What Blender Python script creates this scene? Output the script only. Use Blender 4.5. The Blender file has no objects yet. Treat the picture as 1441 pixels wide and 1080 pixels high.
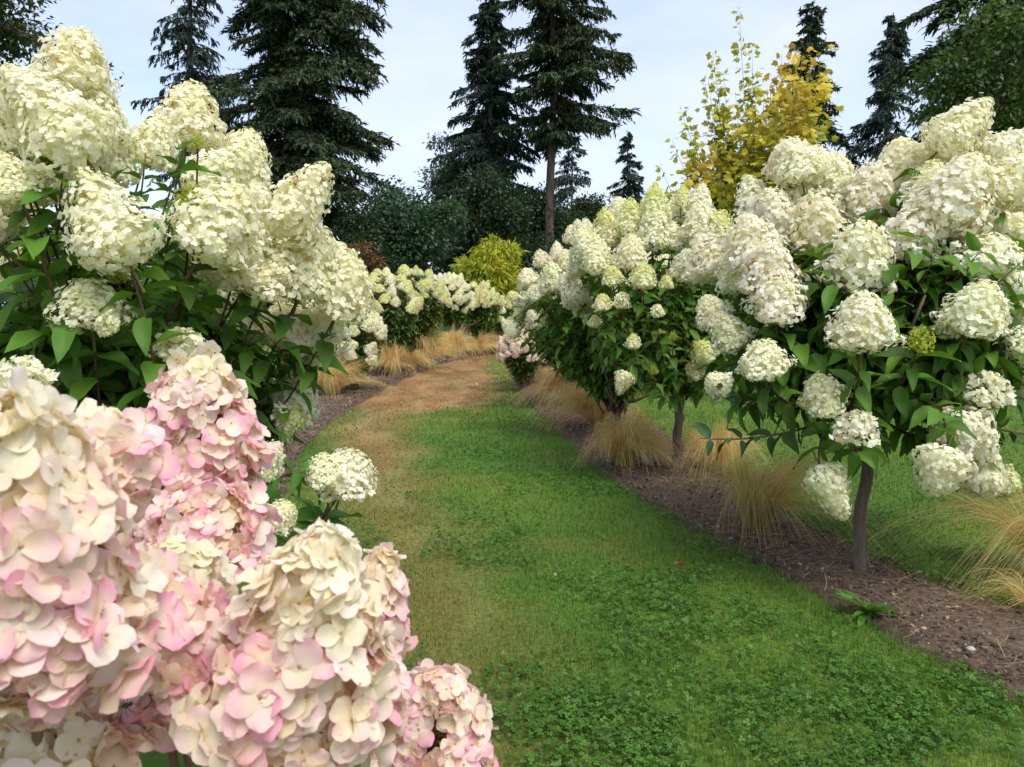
import bpy, math, random
import numpy as np
from mathutils import Vector, Matrix

scene = bpy.context.scene
R = math.radians
rng = np.random.default_rng(7)

# ------------------------------------------------------------------ camera, sky, sun, exposure
CAM = np.array([0.0, 0.0, 1.45])
FPX = 1110.0                       # focal length in photo pixels (1441 wide)
PITCH = math.atan(110.0 / FPX)
cam_d = bpy.data.cameras.new("camera")
cam = bpy.data.objects.new("camera", cam_d)
scene.collection.objects.link(cam)
cam.location = CAM.tolist()
cam.rotation_euler = (math.pi / 2 - PITCH, 0, 0)
cam_d.sensor_width = 36.0
cam_d.lens = FPX / 1441.0 * 36.0
cam_d.clip_start = 0.05
cam_d.clip_end = 2000
cam_d.dof.use_dof = True
cam_d.dof.focus_distance = 3.6
cam_d.dof.aperture_fstop = 17.0
scene.camera = cam

SUN_EL, SUN_AZ = R(58), R(150)     # azimuth measured clockwise from +Y (camera forward)
w = bpy.data.worlds.new("World")
scene.world = w
w.use_nodes = True
nt = w.node_tree
nt.nodes.clear()
wo = nt.nodes.new('ShaderNodeOutputWorld')
bg = nt.nodes.new('ShaderNodeBackground')
bg.inputs['Strength'].default_value = 0.1
sky = nt.nodes.new('ShaderNodeTexSky')
sky.sky_type = 'NISHITA'
sky.sun_disc = False
sky.sun_elevation = SUN_EL
sky.sun_rotation = SUN_AZ
sky.dust_density = 1.5
tc = nt.nodes.new('ShaderNodeTexCoord')
mp = nt.nodes.new('ShaderNodeMapping')
mp.inputs['Scale'].default_value = (1.0, 1.0, 3.2)
ns = nt.nodes.new('ShaderNodeTexNoise')
ns.inputs['Scale'].default_value = 2.2
ns.inputs['Detail'].default_value = 6
ns.inputs['Roughness'].default_value = 0.55
cr = nt.nodes.new('ShaderNodeMapRange')
cr.inputs['From Min'].default_value = 0.3
cr.inputs['From Max'].default_value = 0.72
cr.inputs['To Min'].default_value = 0.22
cr.inputs['To Max'].default_value = 0.95
mx = nt.nodes.new('ShaderNodeMix')
mx.data_type = 'RGBA'
mx.inputs['B'].default_value = (3.9, 4.15, 5.1, 1)
nt.links.new(tc.outputs['Generated'], mp.inputs['Vector'])
nt.links.new(mp.outputs['Vector'], ns.inputs['Vector'])
nt.links.new(ns.outputs['Fac'], cr.inputs['Value'])
nt.links.new(cr.outputs['Result'], mx.inputs['Factor'])
nt.links.new(sky.outputs['Color'], mx.inputs['A'])
nt.links.new(mx.outputs['Result'], bg.inputs['Color'])
nt.links.new(bg.outputs['Background'], wo.inputs['Surface'])

sl = bpy.data.lights.new("sun", 'SUN')
sl.energy = 1.5
sl.angle = R(32)
sl.color = (1.0, 0.97, 0.92)
sun = bpy.data.objects.new("sun", sl)
scene.collection.objects.link(sun)
sd = Vector((math.sin(SUN_AZ) * math.cos(SUN_EL), math.cos(SUN_AZ) * math.cos(SUN_EL), math.sin(SUN_EL)))
sun.rotation_euler = (-sd).to_track_quat('-Z', 'Y').to_euler()
sun.location = (0, 0, 30)

scene.view_settings.view_transform = 'Standard'
scene.view_settings.look = 'None'
scene.view_settings.exposure = 1.3
scene.view_settings.gamma = 1.0
scene.cycles.max_bounces = 14
scene.cycles.diffuse_bounces = 9
scene.cycles.transmission_bounces = 9
scene.cycles.use_denoising = True

# ------------------------------------------------------------------ pixel <-> world measuring helpers
FWD = np.array([0, math.cos(PITCH), -math.sin(PITCH)])
UPV = np.array([0, math.sin(PITCH), math.cos(PITCH)])
RGT = np.array([1.0, 0, 0])

def ray(px, py):
    return FWD + RGT * ((px - 720.5) / FPX) + UPV * (-(py - 540.0) / FPX)

def W(px, py, d):
    return CAM + ray(px, py) * d

def G(px, py):
    r = ray(px, py)
    return CAM + r * (-CAM[2] / r[2])

# ------------------------------------------------------------------ numeric helpers
def unit(v):
    v = np.asarray(v, float)
    return v / np.maximum(np.linalg.norm(v, axis=-1, keepdims=True), 1e-9)

def frames(d, up):
    """columns: side, along, normal"""
    d = unit(d)
    s = np.cross(d, up)
    bad = np.linalg.norm(s, axis=-1) < 1e-4
    if np.any(bad):
        s = np.where(bad[..., None], np.cross(d, np.array([1.0, 0.02, 0.0])), s)
    s = unit(s)
    n = np.cross(s, d)
    return np.stack([s, d, n], axis=-1)

def rand_unit(n, r=None):
    r = r or rng
    return unit(r.normal(size=(n, 3)))

def vnoise(x, y, scale, seed=0):
    x = np.asarray(x) * scale + seed * 17.3
    y = np.asarray(y) * scale - seed * 9.1
    xi = np.floor(x); yi = np.floor(y)
    fx = x - xi; fy = y - yi
    fx = fx * fx * (3 - 2 * fx); fy = fy * fy * (3 - 2 * fy)
    def h(a, b):
        v = np.sin(a * 127.1 + b * 311.7 + seed * 74.7) * 43758.5453
        return v - np.floor(v)
    return (h(xi, yi) * (1 - fx) + h(xi + 1, yi) * fx) * (1 - fy) + (h(xi, yi + 1) * (1 - fx) + h(xi + 1, yi + 1) * fx) * fy

def fnoise(x, y, scale, seed=0):
    return (vnoise(x, y, scale, seed) + 0.5 * vnoise(x, y, scale * 2.1, seed + 1) + 0.25 * vnoise(x, y, scale * 4.3, seed + 2)) / 1.75

def sstep(a, b, x):
    t = np.clip((np.asarray(x) - a) / (b - a), 0, 1)
    return t * t * (3 - 2 * t)

def in_poly(x, y, poly):
    x = np.asarray(x); y = np.asarray(y)
    c = np.zeros(x.shape, bool)
    n = len(poly)
    for i in range(n):
        x1, y1 = poly[i]; x2, y2 = poly[(i + 1) % n]
        m = ((y1 > y) != (y2 > y)) & (x < (x2 - x1) * (y - y1) / (y2 - y1 + 1e-12) + x1)
        c ^= m
    return c

def dist_line(x, y, pts):
    best = np.full(np.shape(x), 1e9)
    for (x1, y1), (x2, y2) in zip(pts[:-1], pts[1:]):
        dx, dy = x2 - x1, y2 - y1
        t = np.clip(((x - x1) * dx + (y - y1) * dy) / (dx * dx + dy * dy), 0, 1)
        best = np.minimum(best, np.hypot(x - x1 - t * dx, y - y1 - t * dy))
    return best

# ------------------------------------------------------------------ mesh building
class Geo:
    def __init__(s):
        s.V, s.F, s.C, s.L, s.n = [], [], [], [], 0
    def add(s, V, F, C=None, L=None):
        V = np.asarray(V, float).reshape(-1, 3)
        for f in (F if isinstance(F, list) else [F]):
            f = np.asarray(f)
            if len(f):
                s.F.append(f + s.n)
        s.V.append(V)
        s.C.append(np.broadcast_to(np.asarray(C if C is not None else (1, 1, 1), float), V.shape))
        s.L.append(np.broadcast_to(np.asarray(L if L is not None else (0, 0, 0), float), V.shape))
        s.n += len(V)
    def inst(s, T, M, P, C):
        """template T=(V,F,L[,tint]) placed at P with matrices M (n,3,3) and colours C (n,3) or (n,k,3)"""
        V, F, L = T[0], T[1], T[2]
        n = len(P)
        if n == 0:
            return
        k = len(V)
        VV = np.einsum('nij,kj->nki', M, V) + P[:, None, :]
        C = np.asarray(C)
        if C.ndim == 2:
            C = np.repeat(C[:, None, :], k, 1)
        if len(T) > 3:
            C = C * T[3][None]
        off = (np.arange(n) * k)[:, None, None]
        FF = [(f[None] + off).reshape(-1, f.shape[1]) for f in F]
        s.add(VV.reshape(-1, 3), FF, C.reshape(-1, 3), np.tile(L, (n, 1)))
    def tube(s, pts, rad, C=(1, 1, 1), sides=6, cap=True):
        pts = np.asarray(pts, float)
        m = len(pts)
        rad = np.broadcast_to(np.asarray(rad, float), (m,))
        tan = unit(np.gradient(pts, axis=0))
        ref = np.array([0.31, 0.2, 1.0]) if abs(tan[0, 2]) < 0.8 else np.array([1.0, 0.1, 0.05])
        a = unit(np.cross(tan, ref)); b = np.cross(tan, a)
        th = np.arange(sides) / sides * 2 * np.pi
        V = pts[:, None] + rad[:, None, None] * (np.cos(th)[None, :, None] * a[:, None] + np.sin(th)[None, :, None] * b[:, None])
        i = np.arange(m - 1)[:, None] * sides; j = np.arange(sides)[None]
        F = np.stack([i + j, i + (j + 1) % sides, i + sides + (j + 1) % sides, i + sides + j], -1).reshape(-1, 4)
        L = np.zeros((m, sides, 3)); L[..., 0] = np.linspace(0, 1, m)[:, None]
        fl = [F]
        if cap:
            fl.append((np.arange(sides) + (m - 1) * sides)[None])
        s.add(V.reshape(-1, 3), fl, C, L.reshape(-1, 3))
    def mesh(s, name, mat, smooth=True):
        V = np.concatenate(s.V).astype(np.float32)
        me = bpy.data.meshes.new(name)
        me.vertices.add(len(V)); me.vertices.foreach_set('co', V.ravel())
        tot = [np.full(len(f), f.shape[1], np.int32) for f in s.F]
        tot = np.concatenate(tot)
        loops = np.concatenate([f.ravel() for f in s.F]).astype(np.int32)
        me.loops.add(len(loops)); me.loops.foreach_set('vertex_index', loops)
        me.polygons.add(len(tot))
        st = np.zeros(len(tot), np.int32); st[1:] = np.cumsum(tot)[:-1]
        me.polygons.foreach_set('loop_start', st)
        me.polygons.foreach_set('use_smooth', np.full(len(tot), smooth, bool))
        C = np.concatenate(s.C); C4 = np.ones((len(C), 4), np.float32); C4[:, :3] = C
        a = me.attributes.new('Col', 'FLOAT_COLOR', 'POINT'); a.data.foreach_set('color', C4.ravel())
        L = np.concatenate(s.L).astype(np.float32)
        a = me.attributes.new('Loc', 'FLOAT_VECTOR', 'POINT'); a.data.foreach_set('vector', L.ravel())
        me.update(calc_edges=True)
        if mat:
            me.materials.append(mat)
        return me
    def build(s, name, mat, parent=None, smooth=True):
        return link(name, s.mesh(name, mat, smooth), parent)

def link(name, me, parent=None):
    o = bpy.data.objects.new(name, me)
    scene.collection.objects.link(o)
    if parent is not None:
        o.parent = parent
        o.matrix_parent_inverse = Matrix.Translation(-Vector(parent.location))
    return o

def tag(o, label=None, cat=None, group=None, kind=None):
    if label: o['label'] = label
    if cat: o['category'] = cat
    if group: o['group'] = group
    if kind: o['kind'] = kind
    return o

def thing(name, loc, label, cat, group=None):
    o = bpy.data.objects.new(name, None)
    o.empty_display_size = 0.1
    scene.collection.objects.link(o)
    o.location = [float(v) for v in loc]
    return tag(o, label, cat, group)

def bez(a, b, c, n):
    t = np.linspace(0, 1, n)[:, None]
    return (1 - t) ** 2 * a + 2 * t * (1 - t) * b + t * t * c

# ------------------------------------------------------------------ materials
def new_mat(name):
    m = bpy.data.materials.new(name)
    m.use_nodes = True
    m.node_tree.nodes.clear()
    return m, m.node_tree

def N(t, kind, **kw):
    n = t.nodes.new(kind)
    for k, v in kw.items():
        if k in n.inputs.keys():
            n.inputs[k].default_value = v
        else:
            setattr(n, k, v)
    return n

def leaf_mat(name, rough=0.45, trans=0.3, spec=0.4, veins=True, objcol=False, bump=0.25, tmul=(1.3, 1.25, 0.6)):
    m, t = new_mat(name)
    out = N(t, 'ShaderNodeOutputMaterial')
    at = N(t, 'ShaderNodeAttribute', attribute_name='Col')
    col = at.outputs['Color']
    if objcol:
        oi = N(t, 'ShaderNodeObjectInfo')
        mm = N(t, 'ShaderNodeMix', data_type='RGBA', blend_type='MULTIPLY')
        mm.inputs['Factor'].default_value = 1
        t.links.new(col, mm.inputs['A']); t.links.new(oi.outputs['Color'], mm.inputs['B'])
        col = mm.outputs['Result']
    p = N(t, 'ShaderNodeBsdfPrincipled', Roughness=rough)
    p.inputs['Specular IOR Level'].default_value = spec
    if veins:
        lo = N(t, 'ShaderNodeAttribute', attribute_name='Loc')
        sp = N(t, 'ShaderNodeSeparateXYZ')
        t.links.new(lo.outputs['Vector'], sp.inputs[0])
        ab = N(t, 'ShaderNodeMath', operation='ABSOLUTE'); t.links.new(sp.outputs['Y'], ab.inputs[0])
        m1 = N(t, 'ShaderNodeMath', operation='MULTIPLY'); m1.inputs[1].default_value = 0.35; t.links.new(ab.outputs[0], m1.inputs[0])
        m2 = N(t, 'ShaderNodeMath', operation='SUBTRACT'); t.links.new(sp.outputs['X'], m2.inputs[0]); t.links.new(m1.outputs[0], m2.inputs[1])
        m3 = N(t, 'ShaderNodeMath', operation='MULTIPLY'); m3.inputs[1].default_value = 48.0; t.links.new(m2.outputs[0], m3.inputs[0])
        m4 = N(t, 'ShaderNodeMath', operation='SINE'); t.links.new(m3.outputs[0], m4.inputs[0])
        m5 = N(t, 'ShaderNodeMath', operation='POWER'); m5.inputs[1].default_value = 6.0
        m6 = N(t, 'ShaderNodeMath', operation='ABSOLUTE'); t.links.new(m4.outputs[0], m6.inputs[0]); t.links.new(m6.outputs[0], m5.inputs[0])
        bp = N(t, 'ShaderNodeBump'); bp.inputs['Strength'].default_value = bump; bp.inputs['Distance'].default_value = 0.002
        bp.invert = True
        t.links.new(m5.outputs[0], bp.inputs['Height'])
        t.links.new(bp.outputs['Normal'], p.inputs['Normal'])
    t.links.new(col, p.inputs['Base Color'])
    tr = N(t, 'ShaderNodeBsdfTranslucent')
    mt = N(t, 'ShaderNodeMix', data_type='RGBA', blend_type='MULTIPLY'); mt.inputs['Factor'].default_value = 1
    mt.inputs['B'].default_value = (*tmul, 1)
    t.links.new(col, mt.inputs['A']); t.links.new(mt.outputs['Result'], tr.inputs['Color'])
    ms = N(t, 'ShaderNodeMixShader'); ms.inputs[0].default_value = trans
    t.links.new(p.outputs[0], ms.inputs[1]); t.links.new(tr.outputs[0], ms.inputs[2])
    t.links.new(ms.outputs[0], out.inputs['Surface'])
    return m

def add_spots(m):
    t = m.node_tree
    at = next(n for n in t.nodes if n.type == 'ATTRIBUTE' and n.attribute_name == 'Col')
    links = [l for l in t.links if l.from_socket == at.outputs['Color']]
    tos = [l.to_socket for l in links]
    co = N(t, 'ShaderNodeTexCoord')
    n1 = N(t, 'ShaderNodeTexNoise', Scale=170.0, Detail=3.0); n2 = N(t, 'ShaderNodeTexNoise', Scale=22.0, Detail=2.0)
    t.links.new(co.outputs['Object'], n1.inputs['Vector']); t.links.new(co.outputs['Object'], n2.inputs['Vector'])
    a = N(t, 'ShaderNodeMath', operation='MULTIPLY'); t.links.new(n1.outputs['Fac'], a.inputs[0]); t.links.new(n2.outputs['Fac'], a.inputs[1])
    mr = N(t, 'ShaderNodeMapRange'); mr.inputs['From Min'].default_value = 0.385; mr.inputs['From Max'].default_value = 0.44; mr.inputs['To Max'].default_value = 0.75
    t.links.new(a.outputs[0], mr.inputs['Value'])
    mx = N(t, 'ShaderNodeMix', data_type='RGBA'); mx.inputs['B'].default_value = (0.50, 0.24, 0.12, 1)
    t.links.new(mr.outputs['Result'], mx.inputs['Factor']); t.links.new(at.outputs['Color'], mx.inputs['A'])
    for s_ in tos:
        t.links.new(mx.outputs['Result'], s_)

def rough_mat(name, c1, c2, scale=(8, 8, 2), bump=0.6, rough=0.9, dist=0.02, col_attr=False):
    m, t = new_mat(name)
    out = N(t, 'ShaderNodeOutputMaterial')
    p = N(t, 'ShaderNodeBsdfPrincipled', Roughness=rough)
    p.inputs['Specular IOR Level'].default_value = 0.2
    co = N(t, 'ShaderNodeTexCoord'); mpn = N(t, 'ShaderNodeMapping'); mpn.inputs['Scale'].default_value = scale
    t.links.new(co.outputs['Object'], mpn.inputs['Vector'])
    n1 = N(t, 'ShaderNodeTexNoise', Scale=1.0, Detail=8.0, Roughness=0.65)
    t.links.new(mpn.outputs[0], n1.inputs['Vector'])
    rp = N(t, 'ShaderNodeValToRGB')
    rp.color_ramp.elements[0].position = 0.32; rp.color_ramp.elements[0].color = (*c1, 1)
    rp.color_ramp.elements[1].position = 0.7; rp.color_ramp.elements[1].color = (*c2, 1)
    t.links.new(n1.outputs['Fac'], rp.inputs['Fac'])
    col = rp.outputs['Color']
    if col_attr:
        at = N(t, 'ShaderNodeAttribute', attribute_name='Col')
        mm = N(t, 'ShaderNodeMix', data_type='RGBA', blend_type='MULTIPLY'); mm.inputs['Factor'].default_value = 1
        t.links.new(col, mm.inputs['A']); t.links.new(at.outputs['Color'], mm.inputs['B'])
        col = mm.outputs['Result']
    t.links.new(col, p.inputs['Base Color'])
    b = N(t, 'ShaderNodeBump'); b.inputs['Strength'].default_value = bump; b.inputs['Distance'].default_value = dist
    t.links.new(n1.outputs['Fac'], b.inputs['Height']); t.links.new(b.outputs['Normal'], p.inputs['Normal'])
    t.links.new(p.outputs[0], out.inputs['Surface'])
    return m

M_LEAF = leaf_mat('hydrangea_leaf', 0.5, 0.32, 0.25)
M_PETAL = leaf_mat('white_petal', 0.75, 0.48, 0.1, veins=False, objcol=True, tmul=(1.03, 1.02, 0.92))
M_PINK = leaf_mat('pink_petal', 0.65, 0.42, 0.15, veins=True, bump=0.22, tmul=(1.02, 0.97, 0.90))
add_spots(M_PINK)
M_STEM = leaf_mat('stem', 0.6, 0.0, 0.3, veins=False)
M_GRASS = leaf_mat('lawn_blade', 0.5, 0.3, 0.3, veins=False)
M_STRAW = leaf_mat('feather_grass', 0.55, 0.48, 0.2, veins=False, tmul=(1.1, 1.0, 0.75))
M_NEEDLE = leaf_mat('needle', 0.6, 0.12, 0.2, veins=False)
M_TLEAF = leaf_mat('tree_leaf', 0.5, 0.3, 0.35, veins=False)
M_BARK = rough_mat('conifer_bark', (0.05, 0.038, 0.03), (0.17, 0.125, 0.10), (5, 5, 0.8), 1.0, dist=0.06)
M_HBARK = rough_mat('hydrangea_bark', (0.075, 0.055, 0.042), (0.21, 0.165, 0.13), (40, 40, 7), 1.0, dist=0.006)
M_MULCH = rough_mat('mulch', (0.050, 0.033, 0.023), (0.19, 0.130, 0.088), (26, 26, 26), 1.0, dist=0.02)
M_CHIP = rough_mat('bark_chip', (0.6, 0.6, 0.6), (1, 1, 1), (60, 60, 60), 0.4, dist=0.002, col_attr=True)
M_LAWN = rough_mat('lawn_soil', (0.55, 0.55, 0.55), (1.15, 1.15, 1.15), (34, 34, 34), 0.8, dist=0.02, col_attr=True)
M_INSECT = leaf_mat('insect_shell', 0.3, 0.0, 0.5, veins=False)

# ------------------------------------------------------------------ templates
def grid_faces(nl, nw):
    F = []
    for i in range(nl):
        for j in range(nw):
            a = i * (nw + 1) + j
            F.append((a, a + 1, a + nw + 2, a + nw + 1))
    return np.array(F)

def blade(nl, nw, width, profile, fold=0.0, droop=0.0, curl=0.0, wave=0.0):
    """leaf or petal: y along 0..1, x across, z up"""
    V, L = [], []
    for i in range(nl + 1):
        u = i / nl
        hw = width / 2 * profile(u)
        for j in range(nw + 1):
            v = -1 + 2 * j / nw
            z = fold * abs(v) * hw * 2 - droop * u * u + curl * v * v * hw + wave * math.sin(u * 9 + v * 2.0) * abs(v) * width * 0.1
            V.append((v * hw, u, z)); L.append((u, v, 0))
    return np.array(V), [grid_faces(nl, nw)], np.array(L)

leaf_prof = lambda u: max(0.03, (math.sin(math.pi * min(1, u ** 0.72)) ** 0.85) * (1 - 0.25 * u))
petal_prof = lambda u: 0.12 + 0.9 * math.sin(math.pi * min(1, (0.06 + 0.86 * u) ** 1.15)) ** 0.75 if u < 0.999 else 0.24

LEAF_HI = [blade(7, 4, 0.50, leaf_prof, 0.22, 0.16 + 0.1 * k, wave=0.8) for k in range(3)]
LEAF_LO = [blade(3, 2, 0.52, leaf_prof, 0.22, 0.12 + 0.12 * k) for k in range(2)]
CARD = blade(2, 2, 0.62, leaf_prof, 0.15, 0.1)

def floret(r, nl, nw, cup, var=1.0):
    """four petals around z; diameter about 2 (petal length 1); tint = petal base tone"""
    Vs, Fs, Ls, n = [], [], [], 0
    for q in range(4):
        V, F, L = blade(nl, nw, r.uniform(0.78, 1.02), petal_prof, 0, 0, r.uniform(-0.25, 0.40) * var, r.uniform(0.2, 1.1) * var)
        V = V * r.uniform(0.86, 1.08)
        V[:, 2] += cup * V[:, 1] ** 2 * r.uniform(0.2, 1.3) + (0.02 if q % 2 else 0)
        a = q * math.pi / 2 + r.uniform(-0.14, 0.14)
        c, s = math.cos(a), math.sin(a)
        V = np.stack([V[:, 0] * c - V[:, 1] * s, V[:, 0] * s + V[:, 1] * c, V[:, 2]], -1)
        Vs.append(V); Fs.append(F[0] + n); Ls.append(L); n += len(V)
    L = np.concatenate(Ls)
    return np.concatenate(Vs), [np.concatenate(Fs)], L

r0 = np.random.default_rng(3)
FLO_LO = [floret(r0, 4, 2, c, 0.35) for c in (-0.12, 0.0, 0.15)]
FLO_HI = [floret(r0, 6, 4, c, 1.1) for c in (-0.05, 0.12, 0.26, 0.45)]

def head_profile(t, ratio):
    p = 0.42 if ratio < 0.85 else (0.48 if ratio < 1.1 else 0.60)
    t = np.clip(t, 0.0, 1.0)
    return (1 - t) ** p * np.clip((t + 0.03) / 0.24, 0, 1) ** 0.55 * 1.10

def head_points(n, ratio, r, lump=1.0):
    """points and normals on a lumpy panicle: width 1, length = ratio, base at z=0"""
    t = r.uniform(0.01, 0.995, n * 4)
    keep = r.uniform(0, 1, n * 4) < head_profile(t, ratio) + 0.12
    t = t[keep][:n]
    ph = r.uniform(0, 2 * np.pi, len(t))
    a, b, c = r.uniform(0, 6, 3)
    def rad(t, ph):
        return 0.5 * head_profile(t, ratio) * (1 + lump * (0.11 * np.sin(3 * ph + a + 5 * t) + 0.09 * np.sin(5 * ph + b - 9 * t) + 0.05 * np.sin(9 * ph + c + 16 * t)))
    rr = rad(t, ph)
    e = 0.02
    dr = (rad(np.clip(t + e, 0, 1), ph) - rad(np.clip(t - e, 0, 1), ph)) / (2 * e * ratio)
    nrm = unit(np.stack([np.cos(ph), np.sin(ph), -np.clip(dr, -6, 3)], -1))
    P = np.stack([rr * np.cos(ph), rr * np.sin(ph), t * ratio], -1)
    return P, nrm, t

def floret_mats(nrm, size, r, jit=0.45):
    n = len(nrm)
    d = unit(nrm + r.normal(size=(n, 3)) * jit)
    spin = rand_unit(n, r)
    M = frames(spin - d * np.sum(spin * d, -1, keepdims=True), d)   # side, along, normal
    return M * np.asarray(size).reshape(-1, 1, 1)

def head_mesh(name, ratio, n, size, kind, seed, jit=0.26):
    r = np.random.default_rng(seed)
    g = Geo()
    # inner stalks and green core
    for k in range(26):
        ph, t = r.uniform(0, 6.28), r.uniform(0.1, 0.95)
        rad = 0.5 * head_profile(t, ratio) * 0.9
        g.tube([(0, 0, t * ratio * 0.6), (rad * math.cos(ph), rad * math.sin(ph), t * ratio)], [0.012, 0.005], (0.72, 0.72, 0.45), 3)
    g.tube([(0, 0, -0.35), (0, 0, ratio * 0.9)], [0.022, 0.008], (0.22, 0.2, 0.08), 5)
    for layer, (frac, sc) in enumerate(((1.0, 1.0), (0.7, 0.86))):
        P, nr, t = head_points(int(n * frac), ratio, r, 1.45)
        P = P * np.array([sc, sc, 1]) + nr * r.uniform(-0.032, 0.030, (len(P), 1)) * (1.0 if not layer else 0.6)
        far = r.uniform(0, 1, (len(P), 1)) < 0.22
        P = P + nr * far * r.uniform(0.0, 0.055, (len(P), 1))
        sz = size * r.uniform(0.72, 1.12, len(P)) * (1 - 0.35 * sstep(0.75, 1.0, t))
        up = nr.copy(); up[:, 2] += 0.12
        M = floret_mats(unit(up), sz, r, jit)
        base = np.tile(np.array([[0.92, 0.92, 0.86]]), (len(P), 1))
        v = r.uniform(0, 1, len(P))[:, None]
        base = base * (0.92 + 0.1 * r.uniform(0, 1, (len(P), 1)))
        yel = np.array([[0.90, 0.88, 0.64]])
        base = base * (1 - 0.25 * v) + yel * 0.25 * v
        if layer:
            base = base * np.array([[0.99, 0.98, 0.88]])
        if kind == 'lime':
            f = (0.25 + 0.6 * sstep(0.35, 1.0, t) + r.normal(0, 0.12, len(t))).clip(0, 0.95)[:, None]
            base = base * (1 - f) + np.array([[0.74, 0.76, 0.26]]) * f
        if kind == 'white':
            f = (0.28 * sstep(0.75, 1, t) + r.normal(0.02, 0.05, len(t))).clip(0, 0.6)[:, None]
            base = base * (1 - f) + np.array([[0.82, 0.82, 0.42]]) * f
        if kind == 'blush':
            f = ((r.uniform(0, 1, len(t)) ** 2) * 0.28)[:, None]
            base = base * (1 - f) + np.array([[0.85, 0.66, 0.60]]) * f
        brown = r.uniform(0, 1, len(t)) < 0.006
        base[brown] = (0.45, 0.33, 0.14)
        which = r.integers(0, len(FLO_LO), len(P))
        for q, T in enumerate(FLO_LO):
            s = which == q
            tint = np.ones((len(T[0]), 3)); low = (1 - T[2][:, :1]) ** 2
            tint = tint * (1 - 0.25 * low) + np.array([[0.92, 0.90, 0.6]]) * 0.25 * low
            g.inst((*T, tint), M[s], P[s], base[s])
    # fertile beads between the florets
    P, nr, t = head_points(420 if n > 300 else 260, ratio, r)
    P = P + nr * r.uniform(-0.03, 0.035, (len(P), 1))
    BE = np.array([(0, 0, .5), (.5, 0, 0), (0, .5, 0), (-.5, 0, 0), (0, -.5, 0)])
    g.inst((BE, [np.array([(0, 1, 2), (0, 2, 3), (0, 3, 4), (0, 4, 1)])], np.zeros((5, 3))), floret_mats(nr, 0.014 * r.uniform(0.6, 1.4, len(P)), r), P,
           np.array([0.84, 0.82, 0.48]) * r.uniform(0.75, 1.05, (len(P), 1)))
    # added inner cream shell, bounces light into the gaps between florets
    th = np.linspace(0, 1, 10); ph = np.arange(14) / 14 * 2 * np.pi
    rr = 0.5 * head_profile(np.clip(th, 0.0, 0.985), ratio) * 0.70
    V = np.array([(q * math.cos(b) * (1 + 0.1 * math.sin(4 * b + 7 * u)), q * math.sin(b) * (1 + 0.1 * math.sin(4 * b + 7 * u)), (0.08 + 0.84 * u) * ratio) for q, u in zip(rr, th) for b in ph])
    F = np.array([(i * 14 + j, i * 14 + (j + 1) % 14, (i + 1) * 14 + (j + 1) % 14, (i + 1) * 14 + j) for i in range(9) for j in range(14)])
    if n > 300:
        g.add(V, [F, np.arange(14)[None, ::-1]], (0.89, 0.88, 0.70))
    return g.mesh(name, M_PETAL)

def bud_mesh(name, seed):
    """unopened lime panicle: a branching spray of beads"""
    r = np.random.default_rng(seed)
    g = Geo()
    P, nr, t = head_points(420, 0.8, r, 2.0)
    P *= r.uniform(0.6, 1.0, (len(P), 1)) * np.array([1, 1, 1])
    M = floret_mats(nr, 0.036 * r.uniform(0.6, 1.4, len(P)), r, 0.6)
    C = np.array([[0.50, 0.56, 0.08]]) * r.uniform(0.75, 1.15, (len(P), 1))
    g.inst(FLO_LO[2], M, P, C)
    for k in range(40):
        ph, tt = r.uniform(0, 6.28), r.uniform(0.15, 0.95)
        rad = 0.45 * head_profile(tt, 0.8)
        g.tube([(0, 0, tt * 0.5), (rad * math.cos(ph), rad * math.sin(ph), tt * 0.8)], [0.014, 0.006], (0.42, 0.46, 0.10), 3)
    g.tube([(0, 0, -0.3), (0, 0, 0.6)], [0.025, 0.012], (0.3, 0.3, 0.1), 5)
    return g.mesh(name, M_PETAL)

HEADS = {}
for kind in ('white', 'lime', 'blush'):
    for ri, ratio in enumerate((0.75, 1.0, 1.3)):
        for sd_ in range(2):
            HEADS.setdefault((kind, ratio), []).append(head_mesh('flower_head', ratio, (760, 580)[sd_], 0.051, kind, 11 + ri * 7 + sd_ * 31 + len(HEADS)))
HEADS[('sparse', 0.75)] = [head_mesh('flower_head', 0.75, 150, 0.085, 'white', 91, 0.6), head_mesh('flower_head', 0.75, 190, 0.08, 'white', 92, 0.6)]
HEADS[('bud', 0.75)] = [bud_mesh('flower_head', 95), bud_mesh('flower_head', 96)]

def place_head(parent, centre, axis, wid, length, kind, r, color=None):
    ratio = length / wid
    if kind in ('sparse', 'bud'):
        rt = 0.75
    else:
        rt = min((0.75, 1.0, 1.3), key=lambda q: abs(q - ratio))
    me = HEADS[(kind, rt)][r.integers(0, 2)]
    o = link('flower_head', me, parent)
    axis = unit(axis)
    base = centre - axis * length * 0.5
    q = Vector((0, 0, 1)).rotation_difference(Vector(axis.tolist()))
    spin = Matrix.Rotation(r.uniform(0, 6.28), 4, 'Z')
    m = Matrix.Translation(Vector(base.tolist())) @ q.to_matrix().to_4x4() @ spin @ Matrix.Diagonal((wid, wid, length / rt, 1))
    o.parent = parent
    o.matrix_parent_inverse = Matrix.Translation(-Vector(parent.location))
    o.matrix_basis = m
    if color is None:
        b = r.uniform(0.99, 1.05); y = r.uniform(0.89, 0.99)
        color = (b, b * r.uniform(0.975, 1.01), b * y)
    o.color = (*color, 1)
    return base

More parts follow.
